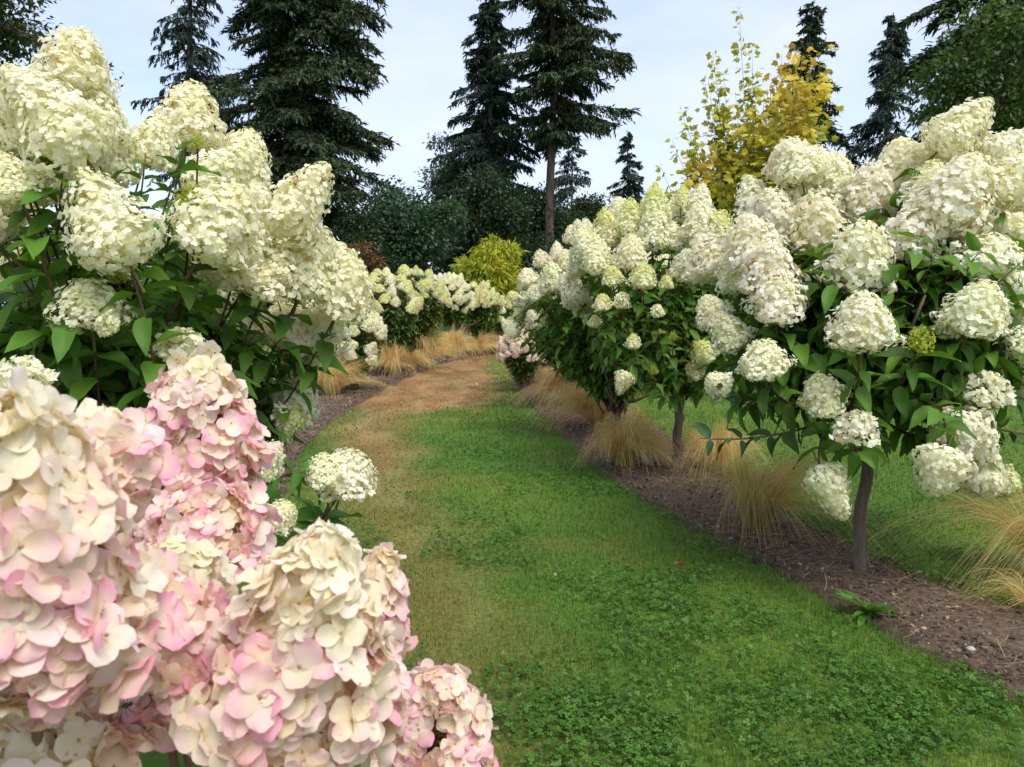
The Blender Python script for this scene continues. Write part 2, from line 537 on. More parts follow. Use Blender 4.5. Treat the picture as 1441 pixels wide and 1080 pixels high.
def leaf_pairs(g, pts, r, T, size, gap, start=0.25, end=0.9, col=(0.078, 0.175, 0.022), flop=0.45):
    """opposite leaf pairs along a stem"""
    seg = np.linalg.norm(np.diff(pts, axis=0), axis=1); cum = np.concatenate([[0], np.cumsum(seg)]); tot = cum[-1]
    s = np.arange(start * tot, end * tot, gap)
    if len(s) == 0:
        return
    s = s + r.uniform(-0.2, 0.2, len(s)) * gap
    P = np.stack([np.interp(s, cum, pts[:, k]) for k in range(3)], -1)
    tan = unit(np.stack([np.interp(s, cum, np.gradient(pts[:, k])) for k in range(3)], -1))
    side = unit(np.cross(tan, rand_unit(1, r)))
    b2 = np.cross(tan, side)
    ang = np.arange(len(s)) * (math.pi / 2) + r.uniform(0, 3)
    for sg in (0, math.pi):
        o = np.cos(ang + sg)[:, None] * side + np.sin(ang + sg)[:, None] * b2
        d = unit(o + tan * r.uniform(0.1, 0.7, (len(s), 1)) + np.array([0, 0, -1]) * r.uniform(-0.1, flop * 2, (len(s), 1)))
        up = np.array([0, 0, 1.0]) + r.normal(size=(len(s), 3)) * 0.35 + tan * 0.3
        sz = size * r.uniform(0.65, 1.2, len(s))
        M = frames(d, up) * sz[:, None, None]
        c = np.array(col) * r.uniform(0.7, 1.4, (len(s), 1)) * np.array([[1, 1, 1]]) + np.array([[0.03, 0.035, 0.0]]) * (r.uniform(0, 1, (len(s), 1)) ** 3)
        ye = r.uniform(0, 1, len(s)) < 0.012
        c[ye] = np.array([0.20, 0.22, 0.03])
        wch = r.integers(0, len(T), len(s))
        for q in range(len(T)):
            m = wch == q
            g.inst(T[q], M[m], P[m] + o[m] * 0.004, c[m])

def axis_img(tilt, k):
    a = R(tilt)
    return unit(RGT * math.sin(a) + np.array([0, 0, 1.0]) * math.cos(a) - np.array([0, 1.0, 0]) * k)

def hydrangea(root, hub, heads, r, crown, shoots, leafT, leaf_size, trunk=None, leafcol=(0.078, 0.175, 0.022), gap=0.075, stem_r=0.006, nstem_from_ground=0, stemcol=(0.10, 0.05, 0.035), color_fn=None):
    """heads: list of (centre, axis, width, length, kind); crown=(centre, radii) for leafy shoots"""
    fol, stems = Geo(), Geo()
    cc, cr_ = np.asarray(crown[0], float), np.asarray(crown[1], float)
    for (c, ax, wd, ln, kind) in heads:
        base = place_head(root, c, ax, wd, ln, kind, r, color_fn(r) if color_fn and kind != 'bud' else None)
        h = hub + r.normal(size=3) * np.array([0.05, 0.05, 0.02])
        dist = np.linalg.norm(base - h)
        ctrl = base - unit(ax) * dist * 0.45 + np.array([0, 0, -0.02])
        pts = bez(h, ctrl * 0.7 + (h + base) * 0.15, base, 9)
        stems.tube(pts, np.linspace(stem_r * 1.7, stem_r * 0.7, 9), np.array(stemcol) * r.uniform(0.7, 1.3), 5)
        leaf_pairs(fol, pts, r, leafT, leaf_size, gap, 0.35, 0.97, leafcol)
    for k in range(shoots):
        d = rand_unit(1, r)[0]
        if d[2] < -0.55: d[2] *= -1
        tip = cc + d * cr_ * r.uniform(0.6, 1.0)
        h = hub + r.normal(size=3) * 0.05
        mid = (h + tip) / 2 + np.array([d[0] * 0.1, d[1] * 0.1, 0.12])
        pts = bez(h, mid, tip, 8)
        stems.tube(pts, np.linspace(stem_r * 1.5, stem_r * 0.5, 8), np.array(stemcol) * r.uniform(0.7, 1.3), 4)
        leaf_pairs(fol, pts, r, leafT, leaf_size, gap * 0.9, 0.2, 1.0, leafcol)
    fol.build('foliage', M_LEAF, root)
    stems.build('branches', M_STEM, root)
    if trunk is not None:
        tg = Geo()
        pts, rad = trunk
        pts = np.asarray(pts, float); pts = np.stack([np.interp(np.linspace(0, 1, 14), np.linspace(0, 1, len(pts)), pts[:, q]) for q in range(3)], -1)
        rad = np.interp(np.linspace(0, 1, 14), np.linspace(0, 1, len(rad)), rad) * (1 + r.normal(0, 0.06, 14))
        pts[1:-1, :2] += r.normal(0, 0.006, (12, 2))
        tg.tube(pts, rad, sides=10)
        for q in range(6):
            d = rand_unit(1, r)[0]; d[2] = abs(d[2]) + 0.35; d = unit(d)
            e = hub + d * cr_.mean() * 0.75
            tg.tube(bez(pts[-2], hub + np.array([d[0], d[1], d[2] * 0.4]) * 0.2, e, 8), np.linspace(rad[-1] * 0.6, rad[-1] * 0.16, 8), sides=7)
        tg.build('trunk', M_HBARK, root)

# ------------------------------------------------------------------ ground: lawn, beds
def gp(lst):
    return [tuple(G(x, y)[:2]) for x, y in lst]

RIGHT_FRONT = gp([(1441, 990), (1290, 915), (1200, 862), (1130, 824), (1040, 780), (960, 735), (900, 701), (850, 668), (800, 621), (762, 586), (737, 560), (720, 532), (712, 514)])
RIGHT_FRONT = [(2.45, 0.8), (2.15, 2.0)] + RIGHT_FRONT + [(0.35, 22.5), (2.2, 25.5)]
RIGHT_BACK = gp([(1441, 862), (1345, 830), (1225, 786), (1150, 748), (1075, 706), (1005, 655), (940, 612), (880, 578), (835, 556), (800, 535)])
RIGHT_BACK = [(4.6, 0.8), (3.4, 2.6)] + RIGHT_BACK + [(2.6, 21.0), (4.2, 23.0)]
LEFT_FRONT = gp([(405, 690), (420, 645), (455, 603), (500, 572), (545, 545), (605, 518), (650, 505), (690, 498.5)])
LEFT_FRONT = [(0.55, -1.5), (0.15, 0.2), (-0.35, 1.4), (-0.95, 2.8), (-1.45, 4.4)] + LEFT_FRONT + [(2.5, 28.5)]
LEFT_BACK = [(-4.5, -1.5), (-4.8, 2.8), (-4.9, 6.2), (-4.9, 8.5), (-4.8, 11), (-4.4, 14), (-3.8, 17), (-2.8, 21), (-1.4, 25.5), (1.8, 31.5)]
BED_R = RIGHT_FRONT + RIGHT_BACK[::-1]
BED_L = LEFT_FRONT + LEFT_BACK[::-1]

TRACK = gp([(545, 560), (520, 600), (535, 660), (565, 760), (600, 860), (640, 1000), (660, 1080)])
def lawn_color(x, y):
    x = np.asarray(x, float); y = np.asarray(y, float)
    n1 = fnoise(x, y, 0.9, 3); n2 = fnoise(x, y, 3.0, 8)
    g1 = np.array([0.076, 0.158, 0.018]); g2 = np.array([0.145, 0.228, 0.030])
    f = np.clip((n1 - 0.3) * 1.8, 0, 1)[..., None]
    c = g1 * (1 - f) + g2 * f
    # dry brown end of the path and worn track
    right = np.interp(y, [p[1] for p in RIGHT_FRONT[4:-2]][::1], [p[0] for p in RIGHT_FRONT[4:-2]])
    onpath = (x < right + 0.3) & (x > -5) & (y < 40)
    dry = sstep(9.3, 12.0, y + (n2 - 0.5) * 3.5 - 0.7 * np.maximum(0, x - right + 1.6)) * onpath * (1 - 0.75 * sstep(-0.75, -0.15, x - right + (n2 - 0.5) * 0.8)) * (1 - sstep(24, 29, y))
    trk = np.clip(1.15 - dist_line(x, y, TRACK) / (0.25 + 0.65 * n2), 0, 1) * (0.5 + 0.5 * sstep(4.0, 8.0, y))
    spot = sstep(0.66, 0.80, fnoise(x, y, 1.7, 21)) * 0.14 * (x < 2.2)
    m = np.clip(np.maximum.reduce([dry * (0.50 + 0.85 * fnoise(x, y, 3.0, 66)), trk * 0.75, spot]), 0, 1)[..., None]
    brown = np.array([0.30, 0.152, 0.062]) * (0.55 + 0.9 * fnoise(x, y * 0.6, 2.2, 61)[..., None])
    fs = (sstep(0.45, 0.7, fnoise(x * 1.4, y * 0.5, 3.5, 83)) * 0.45)[..., None]
    brown = brown * (1 - fs) + np.array([0.46, 0.33, 0.17]) * fs
    c = c * (1 - m) + brown * m
    return c, m[..., 0]

def nonuni(lo, hi, step, far, k):
    a = np.arange(lo, hi + 1e-6, step)
    up = hi + (far - hi) * (np.linspace(0, 1, k + 1)[1:] ** 3)
    dn = lo - (far + lo) * (np.linspace(0, 1, k + 1)[1:] ** 3)
    return np.concatenate([dn[::-1], a, up])

gx = nonuni(-6, 14, 0.1, 500, 14); gy = nonuni(0, 32, 0.1, 600, 14)
X, Y = np.meshgrid(gx, gy, indexing='xy')
Z = (fnoise(X, Y, 1.3, 5) - 0.5) * 0.03 * (np.abs(X) < 14) * (np.abs(Y) < 32)
inb = in_poly(X, Y, BED_R) | in_poly(X, Y, BED_L)
Z = np.where(inb, -0.03, Z)
C, _ = lawn_color(X, Y)
g = Geo()
g.add(np.stack([X, Y, Z], -1).reshape(-1, 3), grid_faces(1, 1)[:0], C.reshape(-1, 3))
nx_, ny_ = len(gx), len(gy)
ii = (np.arange(ny_ - 1)[:, None] * nx_ + np.arange(nx_ - 1)[None]).ravel()
g.F = [np.stack([ii, ii + 1, ii + 1 + nx_, ii + nx_], -1)]
tag(g.build('lawn', M_LAWN), 'wide green lawn with a worn brown path curving away', 'lawn', kind='structure')

def resample(pts, n):
    pts = np.array(pts); s = np.concatenate([[0], np.cumsum(np.linalg.norm(np.diff(pts, axis=0), axis=1))])
    q = np.linspace(0, s[-1], n)
    return np.stack([np.interp(q, s, pts[:, k]) for k in range(2)], -1)

def bed(name, front, back, n, m, label, r):
    a, b = resample(front, n), resample(back, n)
    t = np.linspace(0, 1, m)[None, :, None]
    XY = a[:, None] * (1 - t) + b[:, None] * t
    x, y = XY[..., 0], XY[..., 1]
    edge = np.minimum(t[..., 0], 1 - t[..., 0]) * np.linalg.norm(b - a, axis=1)[:, None]
    wob = (fnoise(x, y, 3.0, 4) - 0.5) * 0.10
    x = x + wob * (edge < 0.2)
    z = 0.010 + 0.035 * sstep(0.0, 0.4, edge) + (fnoise(x, y, 6, 9) - 0.5) * 0.035 * sstep(0, 0.2, edge) - 0.04 * (edge < 0.001)
    g = Geo()
    V = np.stack([x, y, z], -1)
    g.add(V.reshape(-1, 3), grid_faces(n - 1, m - 1))
    o = g.build(name, M_MULCH)
    tag(o, label, 'mulch bed', kind='structure')
bed('mulch_bed', RIGHT_FRONT, RIGHT_BACK, 420, 26, 'dark brown bark mulch strip under the right row of hydrangea trees', rng)
bed('mulch_bed', LEFT_FRONT, LEFT_BACK, 420, 50, 'dark brown bark mulch border under the left row of hydrangeas', rng)

# bark chips and straw litter on the beds
def scatter(poly_fn, n, dmin, dmax, xr, power, r):
    d = dmin * (dmax / dmin) ** (r.uniform(0, 1, n) ** power)
    x = r.uniform(xr[0], xr[1], n)
    return x, d

r = np.random.default_rng(21)
N_CH = 260000
y = 0.9 * (24 / 0.9) ** r.uniform(0, 1, N_CH); x = r.uniform(-5, 5, N_CH)
m = in_poly(x, y, BED_R) | (in_poly(x, y, BED_L) & (y > 4))
x, y = x[m], y[m]
cs = (0.006 + 0.020 * r.uniform(0, 1, len(x)) ** 3) * (0.75 + 0.10 * y)
Vc = np.array([(-.5, -.2, 0), (.5, -.25, 0), (.45, .22, 0), (-.4, .25, 0), (-.42, -.15, .22), (.4, -.18, .18), (.38, .15, .24), (-.35, .18, .2)])
Fc = [np.array([(4, 5, 6, 7), (0, 1, 5, 4), (1, 2, 6, 5), (2, 3, 7, 6), (3, 0, 4, 7)])]
d = rand_unit(len(x), r) * np.array([1, 1, 0.25]); upv = np.array([0, 0, 1.0]) + r.normal(size=(len(x), 3)) * 0.4
M = frames(d, upv) * cs[:, None, None]
tone = r.uniform(0, 1, (len(x), 1))
C = np.array([0.07, 0.046, 0.033]) * (1 - tone) + np.array([0.30, 0.21, 0.145]) * tone ** 1.5
pale = r.uniform(0, 1, len(x)) < 0.02
C[pale] = (0.45, 0.38, 0.30)
g = Geo(); g.inst((Vc, Fc, np.zeros((8, 3))), M, np.stack([x, y, 0.040 + (fnoise(x, y, 6, 9) - 0.5) * 0.03 + r.uniform(-0.006, 0.012, len(x))], -1), C)
tag(g.build('bark_chips', M_CHIP, smooth=False), 'loose bark chips covering the mulch beds', 'bark chips', kind='stuff')

# straw and dry leaves blown over the beds
r = np.random.default_rng(23)
n = 9000
y = 2.5 * (22 / 2.5) ** r.uniform(0, 1, n); x = r.uniform(-5, 5, n)
m = in_poly(x, y, BED_R) | (in_poly(x, y, BED_L) & (y > 5))
m &= r.uniform(0, 1, n) < 0.15 + 0.85 * sstep(0.45, 0.65, fnoise(x, y, 1.1, 77))
x, y = x[m], y[m]; n = len(x)
a = r.uniform(0, 6.28, n); L = r.uniform(0.05, 0.20, n); wv = 0.0016 * np.clip(y / 4, 0.8, 4)
g = Geo()
t = np.linspace(-0.5, 0.5, 6)
bend = r.normal(0, 0.35, (n, 1)) * t[None] ** 2 * L[:, None]
px_ = x[:, None] + np.cos(a)[:, None] * t * L[:, None] - np.sin(a)[:, None] * bend
py_ = y[:, None] + np.sin(a)[:, None] * t * L[:, None] + np.cos(a)[:, None] * bend
pz_ = 0.055 + r.uniform(-0.004, 0.012, (n, 1)) + r.normal(0, 0.01, (n, 1)) * t[None] / 0.5
P = np.stack([px_, py_, pz_ + 0 * px_], -1)
sd_ = np.stack([-np.sin(a), np.cos(a), 0 * a], -1)[:, None] * wv[:, None, None]
V = np.stack([P - sd_, P + sd_], 2)
b = (np.arange(n) * 12)[:, None] + (np.arange(5) * 2)[None]
F = np.stack([b, b + 1, b + 3, b + 2], -1).reshape(-1, 4)
C = np.repeat(np.array([0.50, 0.36, 0.18]) * r.uniform(0.45, 1.25, (n, 1)), 12, axis=0)
g.add(V.reshape(-1, 3), [F], C)
tag(g.build('straw_litter', M_STRAW), 'thin dry straws lying on the mulch beds', 'straw litter', kind='stuff')
n = 2600
y = 2.5 * (22 / 2.5) ** r.uniform(0, 1, n); x = r.uniform(-5, 5, n)
m = in_poly(x, y, BED_R) | (in_poly(x, y, BED_L) & (y > 5)); x, y = x[m], y[m]; n = len(x)
tone = r.uniform(0, 1, (n, 1))
g = Geo()
g.inst(LEAF_LO[1], frames(rand_unit(n, r) * np.array([1, 1, 0.15]), np.array([0, 0, 1.0]) + r.normal(size=(n, 3)) * 0.5) * (r.uniform(0.012, 0.04, n) * np.clip(0.8 + y * 0.06, 1, 2))[:, None, None],
       np.stack([x, y, np.full(n, 0.055)], -1), np.array([0.22, 0.10, 0.05]) * (1 - tone) + np.array([0.58, 0.47, 0.34]) * tone)
tag(g.build('leaf_litter', M_LEAF), 'small dry leaves and petals strewn over the mulch', 'leaf litter', kind='stuff')

# lawn blades and clover
r = np.random.default_rng(5)
def lawn_points(n, dmin, dmax, power=1.0):
    d = dmin * (dmax / dmin) ** (r.uniform(0, 1, n) ** power)
    a = r.uniform(-0.75, 0.82, n)
    x, y = a * d * 0.98, d
    m = ~(in_poly(x, y, BED_R) | in_poly(x, y, BED_L)) & (x > -3.5)
    x, y = x[m], y[m]
    ra = 0.045 * np.abs(r.normal(size=len(x))) * (0.4 + 1.4 * fnoise(x, y, 7, 71))      # ragged turf edge
    th = r.uniform(0, 6.28, len(x))
    return x + ra * np.cos(th), y + ra * np.sin(th)

BLD = (np.array([(-.5, 0, 0), (.5, 0, 0), (-.35, .1, .55), (.35, .1, .55), (-.04, .42, 1), (.04, .42, 1)]), [np.array([(0, 1, 3, 2), (2, 3, 5, 4)])], np.zeros((6, 3)))
x, y = lawn_points(330000, 1.9, 32)
cl = sstep(0.40, 0.58, fnoise(x, y, 1.1, 31)) * (y < 9)
keep = r.uniform(0, 1, len(x)) > cl * 0.55
x, y = x[keep], y[keep]
C, dry = lawn_color(x, y)
n = len(x)
ln = r.uniform(0.016, 0.038, n) * (0.75 + 0.35 * fnoise(x, y, 2.0, 41) * 2) * (1 - 0.55 * dry) * np.clip(0.85 + 0.03 * y, 1, 1.5)
wd = 0.0028 * np.clip(y / 3.0, 0.8, 6) * r.uniform(0.7, 1.4, n)
az = r.uniform(0, 6.28, n); lean = r.uniform(0.2, 1.5, n)
M = np.zeros((n, 3, 3))
ca, sa = np.cos(az), np.sin(az)
M[:, 0, 0] = ca * wd; M[:, 1, 0] = sa * wd
M[:, 0, 1] = -sa * ln * lean; M[:, 1, 1] = ca * ln * lean
M[:, 2, 2] = ln
straw = r.uniform(0, 1, n) < 0.05
C = C * r.uniform(0.75, 1.45, (n, 1)); C[straw] = np.array([0.30, 0.24, 0.10]) * r.uniform(0.7, 1.2, (straw.sum(), 1))
g = Geo(); g.inst(BLD, M, np.stack([x, y, (fnoise(x, y, 1.3, 5) - 0.5) * 0.03 - 0.004], -1), C)
tag(g.build('grass_blades', M_GRASS), 'short mown grass blades of the lawn and path', 'grass', kind='stuff')

LFT = np.array([(0, 0, 0), (-.42, .45, .06), (-.38, .85, .05), (0, .95, -.02), (.38, .85, .05), (.42, .45, .06)])
cv, cf = [], []
for q in range(3):
    a = q * 2 * math.pi / 3
    cv.append(np.stack([LFT[:, 0] * math.cos(a) - LFT[:, 1] * math.sin(a), LFT[:, 0] * math.sin(a) + LFT[:, 1] * math.cos(a), LFT[:, 2]], -1))
    b = q * 6
    cf += [(b, b + 1, b + 2, b + 3), (b, b + 3, b + 4, b + 5)]
CLO = (np.concatenate(cv), [np.array(cf)], np.zeros((18, 3)))
x, y = lawn_points(210000, 1.9, 13, 1.15)
cl = sstep(0.38, 0.60, fnoise(x, y, 1.1, 31)) * (0.25 + 0.75 * sstep(0.25, 0.6, fnoise(x, y, 5, 37)))
_, dry = lawn_color(x, y)
keep = r.uniform(0, 1, len(x)) < cl * (1 - dry) * np.clip(1.3 - y / 14, 0, 1)
x, y = x[keep], y[keep]; n = len(x)
sz = r.uniform(0.007, 0.0145, n) * np.clip(0.8 + y * 0.06, 1, 1.8)
nr = unit(np.array([0, 0, 1.0]) + r.normal(size=(n, 3)) * 0.38)
M = floret_mats(nr, sz, r, 0.1)
C = np.array([0.052, 0.128, 0.015]) * r.uniform(0.7, 1.6, (n, 1)) + np.array([[0.02, 0.025, 0]]) * r.uniform(0, 1, (n, 1)) ** 2
g = Geo(); g.inst(CLO, M, np.stack([x, y, (fnoise(x, y, 1.3, 5) - 0.5) * 0.03 + r.uniform(0.02, 0.048, n)], -1), C)
tag(g.build('clover_cover', M_GRASS), 'white clover leaves spreading through the mown lawn', 'clover', kind='stuff')

# ------------------------------------------------------------------ feather grass clumps
def clump_mesh(seed, n, height, spread, wind, green, wid=0.0022):
    r = np.random.default_rng(seed)
    g = Geo()
    m = 8
    nl = max(12, n // 22)
    lk = r.integers(0, nl, n)                       # strands gather in wind-combed locks
    laz = r.uniform(0, 2 * np.pi, nl); lout = spread * r.uniform(0.05, 1.2, nl); lh = r.uniform(0.45, 1.15, nl); lsag = r.normal(0, 0.3, nl); lwr = r.uniform(0.1, 1.5, nl)
    fall = (r.uniform(0, 1, nl) < 0.2) * 0.8; lout = lout * (1 + 0.35 * fall)
    az = laz[lk] + r.normal(0, 0.17, n); out = np.abs(lout[lk] * r.uniform(0.8, 1.15, n))
    root = np.stack([np.cos(az), np.sin(az)], -1) * (r.uniform(0, 1, n) ** 0.5 * 0.07)[:, None]
    h = height * lh[lk] * r.uniform(0.8, 1.1, n)
    t = np.linspace(0, 1, m + 1)
    sag = np.clip(0.12 + 0.75 * out / spread + lsag[lk] + fall[lk] + r.normal(0, 0.10, n), 0, 1.3)
    wr = (lwr[lk] * r.uniform(0.8, 1.2, n))[:, None]
    hx = root[:, 0, None] + (np.cos(az) * out)[:, None] * t ** 1.25 + wind[0] * t[None] ** 1.9 * wr
    hy = root[:, 1, None] + (np.sin(az) * out)[:, None] * t ** 1.25 + wind[1] * t[None] ** 1.9 * wr
    hz = h[:, None] * ((1.25 + 1.05 * sag[:, None]) * t - (0.3 + 1.75 * sag[:, None]) * t ** 2)
    wob = r.normal(0, 0.016, (n, 1)) * np.sin(t * r.uniform(5, 14, (n, 1)) + r.uniform(0, 6, (n, 1))) * t
    P = np.stack([hx + wob, hy + wob * 0.7, np.maximum(hz, 0.01 + 0.02 * r.uniform(0, 1, (n, 1)))], -1)
    side = unit(np.cross(unit(P[:, -1] - P[:, 0]), rand_unit(n, r)))
    wv = wid * (1 - 0.75 * t)[None, :, None] * r.uniform(0.6, 1.5, n)[:, None, None]
    V = np.stack([P - side[:, None] * wv / 2, P + side[:, None] * wv / 2], 2)          # n,m+1,2,3
    gcol = np.array([0.28, 0.34, 0.07]); tan = np.array([0.78, 0.54, 0.20]); pale = np.array([0.90, 0.74, 0.37])
    isg = (r.uniform(0, 1, nl) < green)[lk][:, None, None]
    k = np.clip(r.uniform(0, 1, nl)[lk] + r.normal(0, 0.15, n), 0, 1)[:, None, None]
    tcol = tan * (1 - k) + pale * k
    f = np.clip(t * 1.7, 0, 1)[None, :, None]
    col = np.where(isg, gcol * (1 - f * 0.6) + tcol * f * 0.6, (gcol * 0.5 + tan * 0.5) * (1 - np.clip(f * 2, 0, 1)) + tcol * np.clip(f * 2, 0, 1)) * r.uniform(0.65, 1.1, (n, 1, 1))
    C = np.repeat(col[:, :, None], 2, 2)
    base = (np.arange(n) * (m + 1) * 2)[:, None] + (np.arange(m) * 2)[None]
    F = np.stack([base, base + 1, base + 3, base + 2], -1).reshape(-1, 4)
    g.add(V.reshape(-1, 3), [F], C.reshape(-1, 3))
    return g.mesh('blades', M_STRAW)

GR = 'feather grass clumps along the beds'
def clump(px, py, height, spread, wind, green, label, n=1500, seed=0, wid=0.0022, mesh=None, rot=0.0, scale=1.0):
    p = G(px, py)
    me = mesh or clump_mesh(seed, n, height, spread, wind, green, wid)
    o = link('feather_grass', me)
    o.location = (p[0], p[1], 0.03); o.rotation_euler = (0, 0, rot); o.scale = (scale * 1.12, scale * 1.12, scale)
    tag(o, label, 'ornamental grass', GR)
    return me

clump(1064, 750, 0.62, 0.38, (0.16, -0.06), 0.5, 'big tan and green feather grass left of the nearest trunk', 1700, 1, 0.0026)
clump(878, 662, 0.62, 0.33, (0.05, -0.18), 0.25, 'tall drooping tan feather grass left of the second trunk', 1700, 3, 0.003)
clump(1005, 665, 0.50, 0.38, (-0.10, -0.05), 0.2, 'pale feather grass under the long bare twig', 1500, 4, 0.0026)
clump(1468, 815, 0.62, 0.45, (-0.22, -0.02), 0.35, 'pale feather grass cut by the right edge of the photo', 1500, 5)
clump(1462, 872, 0.22, 0.22, (-0.06, -0.02), 0.2, 'small straw tuft low at the right edge of the photo', 400, 6)
ma = clump(838, 603, 0.66, 0.46, (-0.06, -0.15), 0.08, 'broad tan feather grass midway along the right bed', 2000, 7, 0.0035)
clump(800, 572, 0.66, 0.48, (-0.1, -0.1), 0.08, 'matted tan feather grass beside the pink flowered bush', 1800, 8, 0.0038)
clump(775, 552, 0.55, 0.4, (0.05, -0.1), 0.1, 'small tan feather grass just behind the pink flowered bush', 1000, 9, 0.004)
clump(466, 560, 0.75, 0.5, (0.25, 0.0), 0.55, 'greenish feather grass nearest on the left bed', 1500, 11, 0.004)
clump(552, 531, 0.85, 0.42, (-0.05, 0.0), 0.1, 'upright straw feather grass second on the left bed', 1400, 12, 0.0055)
clump(597, 519, 1.02, 0.62, (0.15, 0.0), 0.1, 'largest straw feather grass on the far left bed', 1600, 13, 0.006)
clump(637, 506, 0.95, 0.6, (0.1, 0.0), 0.1, 'straw feather grass under the far white hydrangea tree', 1400, 14, 0.007)
clump(672, 501, 0.9, 0.7, (0.1, 0.0), 0.15, 'straw feather grass under the far lime hydrangea', 1200, 15, 0.008)
clump(700, 498, 0.85, 0.6, (0.0, 0.0), 0.2, 'farthest straw feather grass at the end of the path', 900, 16, 0.009)
clump(575, 525, 0.6, 0.4, (0.1, 0.0), 0.15, 'short straw feather grass between two taller clumps', 800, 17, 0.006)

# ------------------------------------------------------------------ hydrangeas
def heads_px(lst, r, dj=0.25, kk=(0.05, 0.5)):
    out = []
    for e in lst:
        cx, cy, wpx, lpx, tilt, d, kind = e
        d = d + r.uniform(-dj, dj) * 0.3
        out.append((W(cx, cy, d), axis_img(tilt, r.uniform(*kk)), wpx / FPX * d, lpx / FPX * d, kind))
    return out

def auto_heads(c, rad, n, wr, r, kinds=('white',), zmin=-0.3, ydir=None, face=None):
    out = []
    k = 0
    while len(out) < n and k < n * 60:
        k += 1
        d = rand_unit(1, r)[0]
        if d[2] < zmin or (d[2] < 0.2 and r.uniform() < 0.5): continue
        if ydir is not None and d[1] * ydir < 0: continue
        p = np.asarray(c) + d * np.asarray(rad) * r.uniform(0.88, 1.05)
        wd = r.uniform(*wr)
        if any(np.linalg.norm(p - q[0]) < 0.62 * wd for q in out): continue
        ax = unit(d * 0.7 + np.array([0, 0, 0.8]))
        out.append((p, ax, wd, wd * r.choice([0.8, 1.0, 1.25]), str(r.choice(kinds))))
    return out

HT = 'hydrangea trees in rows along the path'
# nearest tree on the right
r = np.random.default_rng(101)
b1 = G(1209, 810)
D1 = 4.35
L1 = [(1355, 179, 80, 98, 42, 4.1, 'white'), (1269, 232, 80, 76, -20, 4.4, 'white'), (1312, 226, 70, 80, 10, 4.5, 'white'), (1351, 272, 112, 112, 20, 3.9, 'white'),
      (1420, 212, 75, 90, 60, 4.1, 'white'), (1432, 252, 85, 80, 30, 3.9, 'white'), (1176, 250, 62, 70, -5, 4.5, 'white'), (1222, 270, 78, 84, 0, 4.3, 'blush'),
      (1088, 300, 70, 72, -25, 4.4, 'white'), (1125, 288, 66, 66, -10, 4.5, 'blush'), (1150, 312, 84, 88, -10, 4.2, 'blush'), (1056, 338, 76, 78, -25, 4.2, 'blush'),
      (1210, 360, 98, 100, 0, 3.8, 'white'), (1290, 328, 98, 84, 15, 4.0, 'white'), (1034, 380, 56, 66, -20, 4.3, 'white'), (1082, 376, 82, 78, -8, 4.0, 'blush'),
      (1394, 368, 102, 72, 25, 3.8, 'white'), (1375, 316, 86, 80, 10, 4.1, 'white'), (1094, 418, 78, 66, -10, 3.9, 'white'), (1001, 438, 52, 50, -30, 4.2, 'white'),
      (1026, 468, 58, 52, -30, 4.1, 'white'), (1075, 505, 70, 54, -10, 3.75, 'white'), (1213, 452, 90, 84, -3, 3.5, 'white'), (1377, 433, 88, 78, 8, 3.6, 'white'),
      (1335, 456, 38, 36, -40, 3.7, 'sparse'), (1422, 434, 54, 52, 30, 3.8, 'white'), (1157, 553, 62, 60, -25, 3.6, 'white'), (1207, 600, 60, 44, 0, 3.6, 'sparse'),
      (1389, 547, 64, 48, 10, 3.6, 'sparse'), (1340, 604, 72, 62, -40, 3.6, 'white'), (1366, 618, 80, 88, 150, 3.65, 'white'), (1322, 664, 74, 72, 200, 3.45, 'white'),
      (1384, 674, 64, 52, 140, 3.7, 'white'), (1416, 682, 44, 36, 120, 3.9, 'lime'), (1171, 693, 62, 84, 158, 3.7, 'white'), (1440, 482, 48, 42, 60, 3.7, 'white'),
      (1297, 476, 46, 36, 0, 3.5, 'bud'), (1008, 540, 40, 36, -60, 4.0, 'white'), (1312, 415, 60, 46, 5, 4.0, 'sparse'), (1250, 300, 60, 60, 0, 4.7, 'white'),
      (1465, 330, 80, 80, 40, 4.2, 'white'), (1480, 430, 80, 80, 60, 4.2, 'white'), (1470, 560, 70, 60, 90, 4.1, 'white'),
      (1310, 262, 70, 70, 0, 4.2, 'white')]
cc1 = np.array([W(1240, 440, 4.4)[0], 4.45, 1.45])
h1 = heads_px(L1, r) + auto_heads(cc1, (1.0, 0.95, 0.95), 14, (0.26, 0.34), r, ('white', 'blush'), -0.2, ydir=1)
t1 = thing('hydrangea_tree', b1, 'nearest hydrangea tree, creamy white panicles on a bare trunk beside the big clump', 'hydrangea tree', HT)
hub1 = np.array([b1[0] + 0.02, b1[1], 0.95])
hydrangea(t1, hub1, h1, r, (cc1 + np.array([-0.02, -0.08, -0.20]), (0.95, 0.9, 0.70)), 270, LEAF_HI, 0.155,
          trunk=(np.array([[b1[0] + 0.01, b1[1], -0.02], [b1[0], b1[1], 0.06], [b1[0] - 0.005, b1[1], 0.35], [b1[0] + 0.01, b1[1], 0.7], [b1[0] + 0.02, b1[1], 0.98]]), [0.052, 0.036, 0.031, 0.030, 0.040]))
